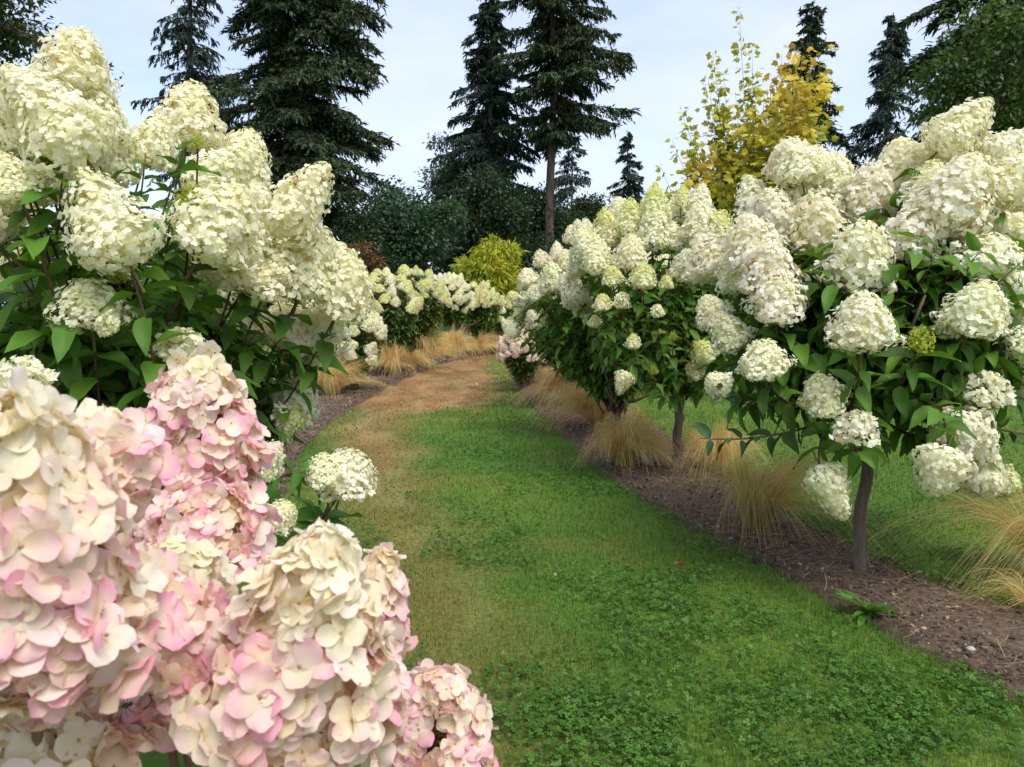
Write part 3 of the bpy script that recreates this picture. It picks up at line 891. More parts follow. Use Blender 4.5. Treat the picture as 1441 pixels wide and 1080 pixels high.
# its long bare twig with leaves, hanging out to the left
tw = Geo(); tl = Geo()
pts = bez(hub1, W(1110, 628, 3.9), W(985, 617, 3.8), 14)
tw.tube(pts, np.linspace(0.008, 0.003, 14), (0.10, 0.05, 0.04), 5)
leaf_pairs(tl, pts, r, LEAF_HI, 0.125, 0.085, 0.32, 1.02, (0.04, 0.085, 0.03), 0.5)
pts = bez(hub1, W(1090, 590, 4.0), W(1000, 545, 3.95), 14)
tw.tube(pts, np.linspace(0.008, 0.003, 14), (0.10, 0.05, 0.04), 5)
leaf_pairs(tl, pts, r, LEAF_HI, 0.09, 0.08, 0.35, 1.0, (0.04, 0.09, 0.025), 0.5)
pts = bez(hub1, W(1360, 600, 4.0), W(1470, 615, 3.9), 14)
tw.tube(pts, np.linspace(0.009, 0.004, 14), (0.10, 0.05, 0.04), 5)
leaf_pairs(tl, pts, r, LEAF_HI, 0.10, 0.09, 0.4, 1.0, (0.04, 0.09, 0.025), 0.6)
twig = tw.build('side_twig', M_STEM, t1); tl.build('twig_leaves', M_LEAF, twig)

# second tree on the right
r = np.random.default_rng(102)
b2 = G(953, 668)
L2 = [(920, 290, 50, 66, 0, 6.6, 'lime'), (888, 306, 46, 54, -5, 6.6, 'lime'), (853, 320, 46, 56, -8, 6.7, 'lime'), (888, 354, 46, 50, 0, 6.2, 'white'), (840, 358, 46, 56, -5, 6.3, 'white'),
      (905, 388, 38, 36, 0, 6.0, 'lime'), (938, 397, 20, 20, 0, 6.0, 'lime'), (966, 373, 42, 46, 0, 6.0, 'white'), (985, 284, 42, 50, 8, 6.7, 'white'), (960, 276, 26, 30, 0, 6.8, 'lime'),
      (986, 316, 52, 56, 5, 6.4, 'white'), (946, 334, 38, 44, 0, 6.6, 'white'), (920, 322, 50, 60, 0, 6.5, 'white'), (1012, 320, 46, 50, 10, 6.5, 'lime'), (848, 425, 26, 24, 0, 6.0, 'lime'),
      (876, 422, 22, 22, 0, 6.0, 'sparse'), (891, 480, 22, 22, 0, 5.9, 'lime'), (925, 437, 18, 18, 0, 6.0, 'sparse'), (837, 452, 18, 18, 0, 6.1, 'lime'), (988, 494, 36, 36, -30, 6.1, 'lime'),
      (976, 522, 28, 28, -40, 6.1, 'lime'), (876, 540, 28, 36, 200, 6.0, 'white'), (947, 472, 14, 14, 0, 5.9, 'bud'), (871, 300, 40, 46, -5, 6.9, 'white'), (905, 330, 40, 44, 0, 6.8, 'white'),
      (1030, 350, 50, 52, 10, 6.7, 'white'), (1000, 352, 44, 46, 0, 6.6, 'white'), (822, 345, 42, 46, -20, 6.6, 'white'), (920, 520, 16, 14, 0, 5.9, 'bud'), (862, 388, 30, 28, -5, 6.1, 'lime')]
cc2 = np.array([W(945, 420, 6.7)[0], 6.85, 1.42])
h2 = heads_px(L2, r) + auto_heads(cc2, (0.95, 0.9, 0.95), 14, (0.22, 0.30), r, ('white', 'lime'), 0.0, ydir=1)
t2 = thing('hydrangea_tree', b2, 'second hydrangea tree from the right, lime tipped pointed panicles above dark leaves', 'hydrangea tree', HT)
hydrangea(t2, np.array([b2[0], b2[1], 0.75]), h2, r, (cc2 + np.array([0.0, -0.05, -0.16]), (0.80, 0.8, 0.72)), 130, LEAF_HI, 0.125,
          trunk=(np.array([[b2[0], b2[1], -0.02], [b2[0], b2[1], 0.4], [b2[0] + 0.01, b2[1], 0.8]]), [0.05, 0.036, 0.04]), leafcol=(0.078, 0.175, 0.022))

def auto_tree(base, height, cw, seed, nheads, wr, label, kinds, trunk_h=0.55, lowheads=-0.2, leafcol=(0.078, 0.175, 0.022), leaf=0.14, name='hydrangea_tree', cat='hydrangea tree', group=HT, shoots=70, color_fn=None, extra=None, cx=0.0, gap=0.1):
    r = np.random.default_rng(seed)
    t = thing(name, base, label, cat, group)
    top, bot = height, trunk_h
    c = np.array([base[0] + cx, base[1], (top + bot) / 2 + 0.02])
    rad = np.array([cw / 2, cw / 2, (top - bot) / 2])
    hs = auto_heads(c, rad * 0.92, nheads, wr, r, kinds, lowheads) + (extra(r) if extra else [])
    hub = np.array([base[0], base[1], max(0.12, trunk_h * 0.95)])
    hydrangea(t, hub, hs, r, (c, rad * 0.88), shoots, LEAF_LO, leaf, trunk=(np.array([[base[0], base[1], -0.02], [base[0] + 0.01, base[1], trunk_h * 0.5], [base[0], base[1], trunk_h + 0.1]]), [0.05, 0.04, 0.045]), leafcol=leafcol, color_fn=color_fn, gap=gap)
    return t

auto_tree(G(868, 616), 2.38, 1.75, 103, 34, (0.19, 0.30), 'third hydrangea tree from the right, crowded cream panicles left of the lime tipped crown', ('white', 'white', 'lime'), 0.34, -0.1, cx=-0.25, shoots=150)
auto_tree(G(806, 575), 2.25, 1.7, 104, 34, (0.19, 0.30), 'fourth hydrangea tree on the right, round white heads behind the matted tan grass', ('white', 'blush'), 0.45, -0.3, shoots=130, cx=-0.1)
auto_tree(G(768, 545), 2.0, 1.5, 105, 32, (0.18, 0.29), 'farthest white hydrangea tree of the right row behind the pink flowered bush', ('white', 'lime'), 0.4, -0.3, shoots=70)
auto_tree(G(738, 552), 1.08, 0.85, 106, 60, (0.11, 0.17), 'low hydrangea bush with blush pink heads at the bend of the path', ('blush',), 0.1, -0.1, name='hydrangea_bush', cat='hydrangea bush', group='hydrangea bushes', shoots=40, leaf=0.1,
          color_fn=lambda r: (1.0, r.uniform(0.86, 0.97), r.uniform(0.84, 0.95)), cx=-0.05)
# left row, far
auto_tree(G(497, 552), 1.5, 1.25, 107, 46, (0.16, 0.24), 'small cream hydrangea bush behind the greenish grass on the left', ('white',), 0.15, -0.5, name='hydrangea_bush', cat='hydrangea bush', group='hydrangea bushes', shoots=60, leaf=0.12)
auto_tree(G(540, 528), 2.15, 1.7, 108, 56, (0.17, 0.25), 'leafy hydrangea bush with cream heads and lime green top on the left', ('white', 'lime', 'lime'), 0.2, 0.1, name='hydrangea_bush', cat='hydrangea bush', group='hydrangea bushes', shoots=120, leafcol=(0.07, 0.14, 0.03))
auto_tree(G(585, 519), 2.35, 1.7, 112, 50, (0.17, 0.24), 'lime green hydrangea bush left of the far white tree', ('lime',), 0.3, 0.2, name='hydrangea_bush', cat='hydrangea bush', group='hydrangea bushes', shoots=120, leafcol=(0.08, 0.15, 0.03))
auto_tree(G(653, 502), 2.35, 1.7, 109, 90, (0.17, 0.25), 'far pure white hydrangea tree on a thin trunk above straw grass', ('white',), 0.85, -0.5, shoots=60, leaf=0.16, cx=-0.5, gap=0.12)
auto_tree(G(678, 500), 2.15, 1.5, 110, 46, (0.20, 0.28), 'far lime green hydrangea tree beside the white one', ('lime',), 0.45, 0.0, shoots=130, leafcol=(0.09, 0.17, 0.03), cx=-0.1)
auto_tree(G(715, 497), 1.7, 1.5, 111, 46, (0.20, 0.28), 'farthest cream hydrangea bush at the end of the path', ('white', 'lime'), 0.2, -0.2, name='hydrangea_bush', cat='hydrangea bush', group='hydrangea bushes', shoots=80)

# big white shrub on the left
r = np.random.default_rng(120)
bl = np.array([-1.75, 3.2, 0.0])
LL = [(106, 88, 100, 98, 10, 2.5, 'white'), (68, 165, 128, 165, -36, 2.3, 'white'), (136, 160, 90, 110, 6, 2.6, 'white'), (162, 215, 70, 96, 12, 2.7, 'white'), (0, 190, 74, 80, -20, 2.3, 'white'),
      (14, 252, 74, 74, -20, 2.3, 'white'), (148, 306, 126, 150, -24, 2.3, 'white'), (112, 250, 70, 70, -10, 2.5, 'white'), (217, 199, 72, 74, 28, 2.8, 'white'), (318, 245, 92, 112, 58, 2.9, 'white'),
      (312, 312, 122, 116, 35, 2.55, 'white'), (425, 282, 96, 128, 38, 2.75, 'white'), (335, 366, 92, 80, 20, 2.7, 'white'), (380, 380, 92, 82, 20, 2.75, 'white'), (438, 366, 98, 100, 22, 2.85, 'white'),
      (487, 405, 86, 88, 25, 3.0, 'white'), (126, 428, 98, 70, 0, 2.35, 'white'), (153, 458, 34, 28, 120, 2.35, 'sparse'), (255, 485, 72, 46, 5, 2.5, 'sparse'), (26, 530, 80, 56, -5, 2.0, 'sparse'),
      (328, 420, 48, 52, 10, 3.1, 'sparse'), (406, 460, 92, 62, 20, 3.1, 'white'), (456, 458, 84, 84, 30, 3.1, 'blush'), (428, 508, 58, 56, 60, 3.2, 'white'), (413, 560, 80, 66, 30, 3.2, 'white'),
      (277, 199, 26, 20, 0, 2.6, 'bud'), (270, 276, 54, 40, 10, 2.5, 'bud'), (165, 384, 36, 28, 0, 2.5, 'bud'), (490, 664, 84, 62, 20, 2.5, 'white'), (458, 662, 56, 50, -15, 2.45, 'white'), (470, 684, 44, 34, 10, 2.4, 'sparse'), (378, 645, 52, 62, 40, 2.1, 'white'), (397, 724, 48, 44, 40, 1.9, 'white'),
      (270, 330, 70, 70, 0, 3.1, 'white'), (470, 420, 60, 60, 20, 3.3, 'white'), (60, 240, 90, 90, -10, 2.7, 'white'),
      (-40, 130, 120, 130, -30, 2.4, 'white'), (-50, 300, 120, 120, -40, 2.4, 'white'), (350, 300, 90, 90, 20, 3.1, 'white'), (410, 590, 50, 40, 80, 3.2, 'lime')]
hl = heads_px(LL, r, kk=(0.0, 0.35)) + auto_heads((-1.75, 3.4, 1.3), (1.15, 1.1, 1.0), 14, (0.26, 0.32), r, ('white',), 0.0, ydir=1)
tL = thing('hydrangea_bush', bl, 'huge cream white hydrangea bush filling the left side, taller than the camera', 'hydrangea bush', 'hydrangea bushes')
hydrangea(tL, np.array([-1.75, 3.2, 0.25]), hl, r, (np.array([-1.75, 3.10, 0.98]), (1.0, 0.88, 0.80)), 330, LEAF_HI, 0.145, gap=0.085, stem_r=0.0048, stemcol=(0.085, 0.042, 0.026), color_fn=lambda r: (1.02, r.uniform(0.99, 1.02), r.uniform(0.87, 0.97)), leafcol=(0.078, 0.180, 0.022))
# leafy shoot standing up among its heads and the low side branch over the path
def shoot(p0, p1, p2, size, rad, gap, start, flop):
    a, b = Geo(), Geo()
    pts = bez(p0, p1, p2, 10)
    a.tube(pts, np.linspace(rad, rad * 0.45, 10), (0.15, 0.07, 0.045), 5)
    leaf_pairs(b, pts, r, LEAF_HI, size, gap, start, 1.02, (0.06, 0.155, 0.018), flop)
    o = a.build('leafy_shoot', M_STEM, tL)
    c = b.build('shoot_leaves', M_LEAF, None); c.parent = o
for (p0, p1, p2, sz_) in ((W(220, 330, 2.6), W(240, 270, 2.5), W(262, 195, 2.5), 0.085), (W(190, 330, 2.6), W(200, 270, 2.55), W(205, 215, 2.55), 0.07), (W(230, 400, 2.6), W(236, 340, 2.5), W(240, 300, 2.45), 0.09), (W(80, 330, 2.4), W(85, 290, 2.3), W(88, 240, 2.25), 0.13)):
    shoot(p0, p1, p2, sz_, 0.0045, 0.05, 0.3, 0.1)
shoot(np.array([-1.5, 3.0, 0.3]), W(380, 640, 2.7), W(440, 668, 2.5), 0.10, 0.006, 0.06, 0.6, 0.3)

# ------------------------------------------------------------------ pink hydrangea bush in the foreground
r = np.random.default_rng(200)
FB = np.array([-0.32, 0.62, 0.0])
tP = thing('hydrangea_bush', FB, 'pink and cream hydrangea bush close in the lower left foreground', 'hydrangea bush', 'hydrangea bushes')
CREAM = np.array([0.89, 0.82, 0.53]); WHITE = np.array([0.91, 0.90, 0.82]); PINK = np.array([0.90, 0.44, 0.58]); PALEP = np.array([0.93, 0.72, 0.76])
def pink_head(cx, cy, wpx, lpx, tilt, d, pink, n, petal, k=0.25, white_top=0.7, jit=0.36):
    ratio = lpx / wpx
    wd = wpx / FPX * d
    g = Geo()
    P, nr, t = head_points(n, ratio, r, 0.8)
    P2, nr2, t2 = head_points(int(n * 0.7), ratio, r, 0.8)
    P = np.concatenate([P * wd, (P2 * np.array([0.76, 0.76, 0.95])) * wd]); nr = np.concatenate([nr, nr2]); t = np.concatenate([t, t2])
    inner = np.arange(len(P)) >= len(P) - len(P2)
    m = len(P)
    sz = petal * r.uniform(0.7, 1.15, m) * (1 - 0.2 * sstep(0.8, 1, t))
    up = nr.copy(); up[:, 2] += 0.15
    P = P + nr * r.uniform(-0.006, 0.006, (m, 1))
    M = floret_mats(unit(up), sz, r, jit)
    fpink = np.clip(1.5 * pink * (0.4 + r.uniform(0, 1, m) ** 1.2 * 1.3) * (1 - white_top * sstep(0.5, 0.95, t)), 0, 1)
    fpink = np.where(inner, fpink * 0.5, fpink)
    wch = r.integers(0, len(FLO_HI), m)
    crm = np.clip(0.3 + 0.7 * r.uniform(0, 1, m) + 0.25 * inner, 0, 1)
    for q, T in enumerate(FLO_HI):
        s = np.where(wch == q)[0]
        if not len(s): continue
        u = T[2][:, 0][None, :, None]; v = np.abs(T[2][:, 1])[None, :, None]
        f = fpink[s][:, None, None]; c = crm[s][:, None, None]
        base = WHITE * (1 - c) + CREAM * c
        edge = np.clip(0.25 + 0.9 * np.maximum(u ** 2, v ** 2 * u * 1.2), 0, 1)
        # each petal blushes by its own amount
        kq = len(T[0]) // 4
        per = np.repeat(r.uniform(0.25, 1.3, (len(s), 4)), kq, axis=1)[:, :, None]
        pk = np.clip(f * edge * per, 0, 1)
        mix = PALEP * (1 - f) + PINK * f
        col = base * (1 - pk) + mix * pk
        col = col * (1 - 0.18 * (1 - u) ** 3) + np.array([0.70, 0.66, 0.26]) * 0.18 * (1 - u) ** 3
        br = (r.uniform(0, 1, (len(s), 1, 1)) < 0.002)
        col = np.where(br, col * np.array([0.78, 0.62, 0.42]), col)
        g.inst(T, M[s], P[s], col)
    # floret eyes
    eye = []
    th = np.arange(6) / 6 * 2 * np.pi
    EV = np.concatenate([[(0, 0, 0.09)], np.stack([0.075 * np.cos(th), 0.075 * np.sin(th), np.full(6, 0.045)], -1), np.stack([0.06 * np.cos(th), 0.06 * np.sin(th), np.full(6, -0.02)], -1)])
    EF = [np.array([(0, 1 + i, 1 + (i + 1) % 6) for i in range(6)]), np.array([(1 + i, 7 + i, 7 + (i + 1) % 6, 1 + (i + 1) % 6) for i in range(6)])]
    ec = np.array([0.62, 0.52, 0.25]) * r.uniform(0.6, 1.2, (m, 1)); pk = r.uniform(0, 1, m) < 0.25; ec[pk] = (0.65, 0.30, 0.30)
    g.inst((EV, EF, np.zeros((13, 3))), M, P, ec)
    # stalks inside
    s = Geo()
    for i in range(0, m, 2):
        zc = max(0.02 * wd, P[i][2] - 0.35 * wd)
        s.tube(bez(np.array([0, 0, zc]), np.array([P[i][0] * 0.4, P[i][1] * 0.4, P[i][2] * 0.9 + zc * 0.1]), P[i] - nr[i] * 0.002, 4), [0.0016, 0.0013, 0.001, 0.0008], (0.45, 0.36, 0.16), 4)
    ax = axis_img(tilt, k)
    base = W(cx, cy, d) - ax * (lpx / FPX * d) * 0.5
    qr = np.array(Vector((0, 0, 1)).rotation_difference(Vector(ax.tolist())).to_matrix())
    for gg in (g, s):
        gg.V = [v @ qr.T + base for v in gg.V]
    head = g.build('flower_head', M_PINK, tP)
    s.tube(bez(np.array([FB[0], FB[1], 0.25]), base - ax * 0.35 + np.array([0, 0, -0.05]), base + ax * wd * 0.5, 12), np.linspace(0.007, 0.003, 12), (0.17, 0.11, 0.06), 6)
    so = s.build('stalk', M_STEM, None)
    so.parent = head; so.matrix_parent_inverse = head.matrix_parent_inverse.copy(); so.matrix_parent_inverse = Matrix.Identity(4)
    return base

pink_head(28, 765, 345, 460, 8, 0.50, 0.52, 240, 0.0228, 0.25, 0.75)
pink_head(280, 590, 180, 205, 8, 0.98, 0.90, 250, 0.0195, 0.3, 0.85)
pink_head(292, 742, 185, 130, 5, 0.92, 1.0, 120, 0.0205, 0.2, 0.2)
pink_head(428, 905, 280, 365, 14, 0.60, 0.50, 250, 0.0205, 0.3, 0.75)
pink_head(222, 890, 225, 260, -5, 0.64, 0.68, 175, 0.0212, 0.3, 0.4)
pink_head(530, 848, 88, 165, 8, 0.86, 0.75, 70, 0.020, 0.2, 0.6)
pink_head(614, 1026, 178, 195, 14, 0.93, 0.88, 220, 0.0185, 0.3, 0.4)
pink_head(258, 800, 110, 80, 10, 0.78, 0.10, 55, 0.016, 0.2, 0.9)
pink_head(30, 1085, 230, 150, -8, 0.56, 0.30, 60, 0.025, 0.4, 0.4)
pink_head(540, 1005, 70, 70, -30, 0.98, 0.15, 30, 0.018, 0.2, 0.3)
pink_head(150, 640, 110, 120, -10, 0.62, 0.5, 70, 0.021, 0.2, 0.8)
fg = Geo()
for k in range(46):
    tip = W(r.uniform(-40, 420), r.uniform(930, 1300), r.uniform(0.78, 1.0))
    pts = bez(np.array([FB[0], FB[1], 0.25]), np.array([tip[0] * 0.7 + FB[0] * 0.3, tip[1], tip[2] - 0.3]), tip, 8)
    leaf_pairs(fg, pts, r, LEAF_HI, 0.10, 0.07, 0.35, 1.0, (0.078, 0.175, 0.022), 0.4)
fg.build('foliage', M_LEAF, tP)

# ------------------------------------------------------------------ trees behind
TC = 'tall conifers behind the garden'
def conifer(px, d, topy, R0, crown_boty, seed, label, col=(0.030, 0.052, 0.030), shape=0.8, droop=0.25, dens=1.0, trunk_r=0.28, whorl=0.55, min_len=0.25, topcut=0.0, hang=0.5, tuft=0.23, asym=0.0, gapy=0.0, name='conifer'):
    r = np.random.default_rng(seed)
    x = (px - 720.5) / FPX * d
    base = np.array([x, d * math.cos(PITCH) + 0.0, 0.0])
    H = W(px, topy, d)[2]; z0 = W(px, crown_boty, d)[2]
    base[1] = W(px, 430, d)[1]
    o = thing(name, base, label, 'conifer tree', TC)
    tg = Geo(); fol = Geo()
    zz = np.linspace(-0.1, H, 12)
    wob = np.stack([base[0] + 0.12 * np.sin(zz * 0.4 + seed), base[1] + 0.1 * np.cos(zz * 0.33 + seed), zz], -1)
    tg.tube(wob, trunk_r * (1 - 0.93 * np.linspace(0, 1, 12)) + 0.01, sides=9)
    z = z0
    TV, TF, TL = [], [], []
    Ps, Ds, Us, Ss, Cs = [], [], [], [], []
    while z < H - 0.15:
        tt = (z - z0) / max(H - z0, 0.1)
        prof = max(min_len * 0.6, (1 - tt) ** shape) * (min(1.0, 0.55 + tt * 3.0))
        nb = r.integers(3, 6)
        for q in range(nb):
            az = r.uniform(0, 2 * np.pi)
            L = R0 * prof * r.uniform(0.35, 1.15) * (1 + asym * math.cos(az))
            if r.uniform() < gapy: continue
            if L < 0.15: continue
            dirh = np.array([math.cos(az), math.sin(az), 0])
            st = np.array([np.interp(z, zz, wob[:, 0]), np.interp(z, zz, wob[:, 1]), z + r.uniform(-0.2, 0.2)])
            rise = r.uniform(0.0, 0.35) * L * (0.4 + tt); dr = droop * L * r.uniform(0.6, 1.4)
            n = 9
            s = np.linspace(0, 1, n)[:, None]
            pts = st + dirh * L * s + np.array([0, 0, 1.0]) * (rise * s - (dr + rise) * s ** 1.8 + 0.10 * L * np.clip(s - 0.75, 0, 1))
            tg.tube(pts, np.linspace(0.022 * L ** 0.6 + 0.01, 0.006, n), (0.8, 0.8, 0.8), 4)
            nbr = max(6, int(L * 19 * dens))
            sb = r.uniform(0.03, 1.0, nbr) ** 0.85
            bp = np.stack([np.interp(sb, s[:, 0], pts[:, k]) for k in range(3)], -1)
            sgn = r.choice([-1, 1], nbr)
            perp = np.array([-dirh[1], dirh[0], 0])
            bl = (0.42 * L * (1 - sb * 0.75) + 0.16) * r.uniform(0.4, 1.1, nbr)
            bd = unit(perp * sgn[:, None] * r.uniform(0.25, 1, (nbr, 1)) + dirh * r.uniform(0.3, 1.0, (nbr, 1)) + np.array([0, 0, -1]) * (hang * r.uniform(0.0, 1.3, (nbr, 1))))
            nt_ = 9
            for e in range(nt_):
                f = (e + r.uniform(0.2, 1, nbr)) / nt_
                p = bp + bd * (bl * f)[:, None] + np.array([0, 0, -1]) * (hang * 0.22 * (bl * f ** 2))[:, None]
                dd = unit(bd + r.normal(size=(nbr, 3)) * 0.5 + np.array([0, 0, -hang * 0.8]))
                Ps.append(p); Ds.append(dd); Us.append(unit(np.array([0, 0, 1.0]) + r.normal(size=(nbr, 3)) * 0.7))
                Ss.append(tuft * r.uniform(0.55, 1.25, nbr))
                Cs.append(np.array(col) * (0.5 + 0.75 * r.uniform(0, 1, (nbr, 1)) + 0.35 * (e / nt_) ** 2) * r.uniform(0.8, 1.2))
        z += 0.66 * whorl * r.uniform(0.5, 1.5) * (0.55 + 0.45 * (1 - tt))
    P, D, U, S, Cc = map(np.concatenate, (Ps, Ds, Us, Ss, Cs))
    # leader tip
    T = (np.array([(-.17, 0, 0), (.17, 0, 0), (-.14, .5, .03), (.14, .5, .03), (-.02, 1, -.06), (.02, 1, -.06)]), [np.array([(0, 1, 3, 2), (2, 3, 5, 4)])], np.zeros((6, 3)))
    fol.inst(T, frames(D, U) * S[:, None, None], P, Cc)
    tg.build('trunk', M_BARK, o); fol.build('crown', M_NEEDLE, o)
    return o

DK = (0.046, 0.070, 0.030); BL = (0.034, 0.060, 0.044)
conifer(284, 43, -60, 3.2, 290, 301, 'thin ragged conifer left of the broad dark one, drooping twigs', BL, 0.45, 0.35, 0.55, 0.36, 0.62, hang=1.0, gapy=0.12)
conifer(428, 37, -300, 4.5, 330, 302, 'broad dark conifer upper left, the widest of the background trees', DK, 0.32, 0.28, 1.2, 0.52, 0.38, hang=0.55, asym=0.0)
conifer(690, 49, -25, 4.2, 300, 303, 'slender spire shaped conifer left of the bare trunked one', (0.026, 0.05, 0.034), 0.85, 0.26, 1.1, 0.30, 0.5, hang=0.9)
conifer(775, 45, -150, 4.1, 196, 304, 'tall conifer with long bare trunk and tiered crown at centre', DK, 0.42, 0.16, 1.35, 0.33, 0.72, hang=0.7, asym=0.10, tuft=0.25)
conifer(802, 62, 190, 3.6, 330, 305, 'short pale needled conifer half hidden behind the bare trunk', (0.05, 0.075, 0.06), 0.8, 0.1, 0.6, 0.18, 0.7, hang=0.8)
conifer(880, 60, 188, 1.9, 300, 306, 'small lone conifer against the sky right of centre', BL, 0.75, 0.3, 0.9, 0.18, 0.6, hang=0.6)
conifer(1128, 44, 18, 3.9, 290, 307, 'dark conifer standing behind the yellow maple', DK, 0.85, 0.25, 1.05, 0.3, 0.55, hang=0.5)
conifer(1238, 42, 32, 2.6, 260, 308, 'narrow bluish conifer right of the yellow maple', BL, 0.6, 0.4, 0.9, 0.26, 0.55, hang=0.9)
conifer(1425, 29, -300, 4.4, 230, 309, 'huge dark conifer filling the upper right corner', DK, 0.35, 0.3, 1.3, 0.5, 0.45, hang=0.6, tuft=0.25)

def broadleaf(px, py, d, radii, n, leaf, col, label, seed, T=None, name='broadleaf_tree', cat='tree', group=None, lumps=14, trunk_r=0.15, flat=0.0, mat=None, tips=()):
    """clumps of leaves on limbs; (px,py) is the crown centre"""
    r = np.random.default_rng(seed)
    c = W(px, py, d)
    base = np.array([c[0], c[1], 0.0])
    o = thing(name, base, label, cat, group)
    tg, fol = Geo(), Geo()
    rad = np.asarray(radii, float)
    tg.tube(bez(base - np.array([0, 0, 0.1]), (base + c) / 2 + np.array([0.1, 0, 0]), c + np.array([0, 0, rad[2] * 0.5]), 9), np.linspace(trunk_r, trunk_r * 0.25, 9), sides=8)
    d0 = rand_unit(lumps, r); rr = r.uniform(0.35, 0.95, (lumps, 1))
    cen = c + d0 * rad * rr
    size = np.mean(rad) * r.uniform(0.28, 0.5, lumps)
    P, Dd, Uu = [], [], []
    for k in range(lumps):
        tg.tube(bez(c - np.array([0, 0, rad[2] * 0.7]), (c + cen[k]) / 2, cen[k], 7), np.linspace(trunk_r * 0.4, trunk_r * 0.08, 7), sides=5)
        m = n // lumps
        q = rand_unit(m, r) * (r.uniform(0.0, 1.0, (m, 1)) ** 0.45) * size[k] * np.array([1.15, 1.15, 0.8])
        q *= (1 + 0.35 * np.sin(q[:, :1] * 7 / size[k] + k) * np.sin(q[:, 1:2] * 6 / size[k]))
        P.append(cen[k] + q); Dd.append(unit(q + rand_unit(m, r) * size[k] * 0.6 + np.array([0, 0, -0.25 * size[k]])))
    for (tx, ty) in tips:
        tp = W(tx, ty, d)
        pts = bez(c, (c + tp) / 2 + np.array([0, 0, -0.1]), tp, 10)
        tg.tube(pts, np.linspace(trunk_r * 0.3, 0.006, 10), sides=5)
        k = 60
        s = r.uniform(0.35, 1.02, k)
        q = np.stack([np.interp(s, np.linspace(0, 1, 10), pts[:, j]) for j in range(3)], -1) + r.normal(size=(k, 3)) * leaf * 0.8
        P.append(q); Dd.append(rand_unit(k, r))
    P = np.concatenate(P); Dd = np.concatenate(Dd)
    m = len(P)
    U = unit(np.array([0, 0, 1.0]) + r.normal(size=(m, 3)) * 0.55)
    S = leaf * r.uniform(0.6, 1.25, m)
    colr = np.asarray(col)
    if colr.ndim == 1:
        C = colr * r.uniform(0.65, 1.35, (m, 1))
    else:
        f = np.clip(fnoise(P[:, 0] * 1.3 + P[:, 1], P[:, 2] * 1.3, 0.9, seed) * 1.6 - 0.3 + r.normal(0, 0.15, m), 0, 1)[:, None]
        C = (colr[0] * (1 - f) + colr[1] * f) * r.uniform(0.75, 1.25, (m, 1))
    fol.inst(T or CARD, frames(Dd, U) * S[:, None, None], P, C)
    tg.build('trunk', M_BARK, o); fol.build('crown', mat or M_TLEAF, o)
    return o

broadleaf(582, 330, 36, (2.5, 2.0, 3.0), 22000, 0.22, (0.046, 0.094, 0.046), 'rounded dark evergreen tree with broad leaves below the slender spire', 401, lumps=26)
broadleaf(500, 365, 34, (2.0, 1.6, 2.3), 14000, 0.2, (0.036, 0.066, 0.030), 'dark green shrub tree behind the orange leaved bush', 402, lumps=18)
broadleaf(470, 330, 44, (2.8, 2.0, 2.6), 12000, 0.26, (0.03, 0.05, 0.028), 'dark tree under the broad conifer at left', 403, lumps=16)
broadleaf(625, 262, 52, (2.0, 2.0, 3.2), 6500, 0.22, (0.075, 0.105, 0.055), 'thin grey green birch left of the slender spire', 404, lumps=20)
broadleaf(690, 330, 44, (3.0, 2.0, 4.3), 22000, 0.24, (0.038, 0.068, 0.032), 'dense dark tree under the slender spire', 405, lumps=26)
broadleaf(752, 335, 46, (2.6, 2.0, 3.4), 16000, 0.22, (0.048, 0.086, 0.032), 'mid green tree behind the base of the bare trunk', 406, lumps=20)
broadleaf(825, 330, 48, (2.8, 2.0, 2.7), 14000, 0.22, (0.066, 0.098, 0.038), 'olive green tree right of the bare trunk', 407, lumps=20)
broadleaf(502, 362, 22, (0.75, 0.6, 0.55), 1400, 0.11, np.array([(0.20, 0.08, 0.03), (0.08, 0.09, 0.03)]), 'small orange brown leaved bush behind the left hydrangeas', 408, lumps=9, trunk_r=0.04, name='autumn_bush', cat='bush')
broadleaf(-55, 5, 20, (2.1, 2.0, 1.9), 9000, 0.17, np.array([(0.022, 0.045, 0.020), (0.06, 0.085, 0.02)]), 'dark broadleaf tree cut by the top left corner', 409, lumps=22, tips=((150, 105), (163, 118), (90, 70), (160, 100)))
broadleaf(1400, 120, 25, (2.4, 1.6, 2.6), 9000, 0.2, np.array([(0.04, 0.08, 0.025), (0.09, 0.15, 0.035)]), 'lighter green tree in front of the huge right conifer', 410, lumps=18)
# yellow green small tree at the end of the path
PIN = blade(3, 2, 0.24, leaf_prof, 0.1, 0.3)
broadleaf(690, 392, 31, (1.4, 1.1, 1.6), 8000, 0.30, np.array([(0.20, 0.26, 0.02), (0.46, 0.45, 0.03)]), 'small feathery yellow green tree at the end of the path', 411, T=PIN, lumps=22, trunk_r=0.06)

# distant wood closing the horizon
r = np.random.default_rng(450)
g = Geo()
n = 60000
x = r.uniform(-95, 110, n); yb = 68 + 10 * np.abs(x) / 60
h = 5.0 + 3.0 * fnoise(x, x * 0, 0.12, 2) * 2 * np.sin(np.pi * 0.5)
zz = r.uniform(0, 1, n) ** 0.8 * h
P = np.stack([x, yb + r.normal(0, 2.2, n), zz], -1)
g.inst(CARD, frames(rand_unit(n, r), np.array([0, 0, 1.0]) + r.normal(size=(n, 3))) * r.uniform(0.4, 0.9, (n, 1, 1)), P, np.array([0.024, 0.042, 0.024]) * r.uniform(0.6, 1.4, (n, 1)))
tag(g.build('distant_wood', M_TLEAF), 'dark far wood closing the view behind the garden', 'wood', kind='stuff')

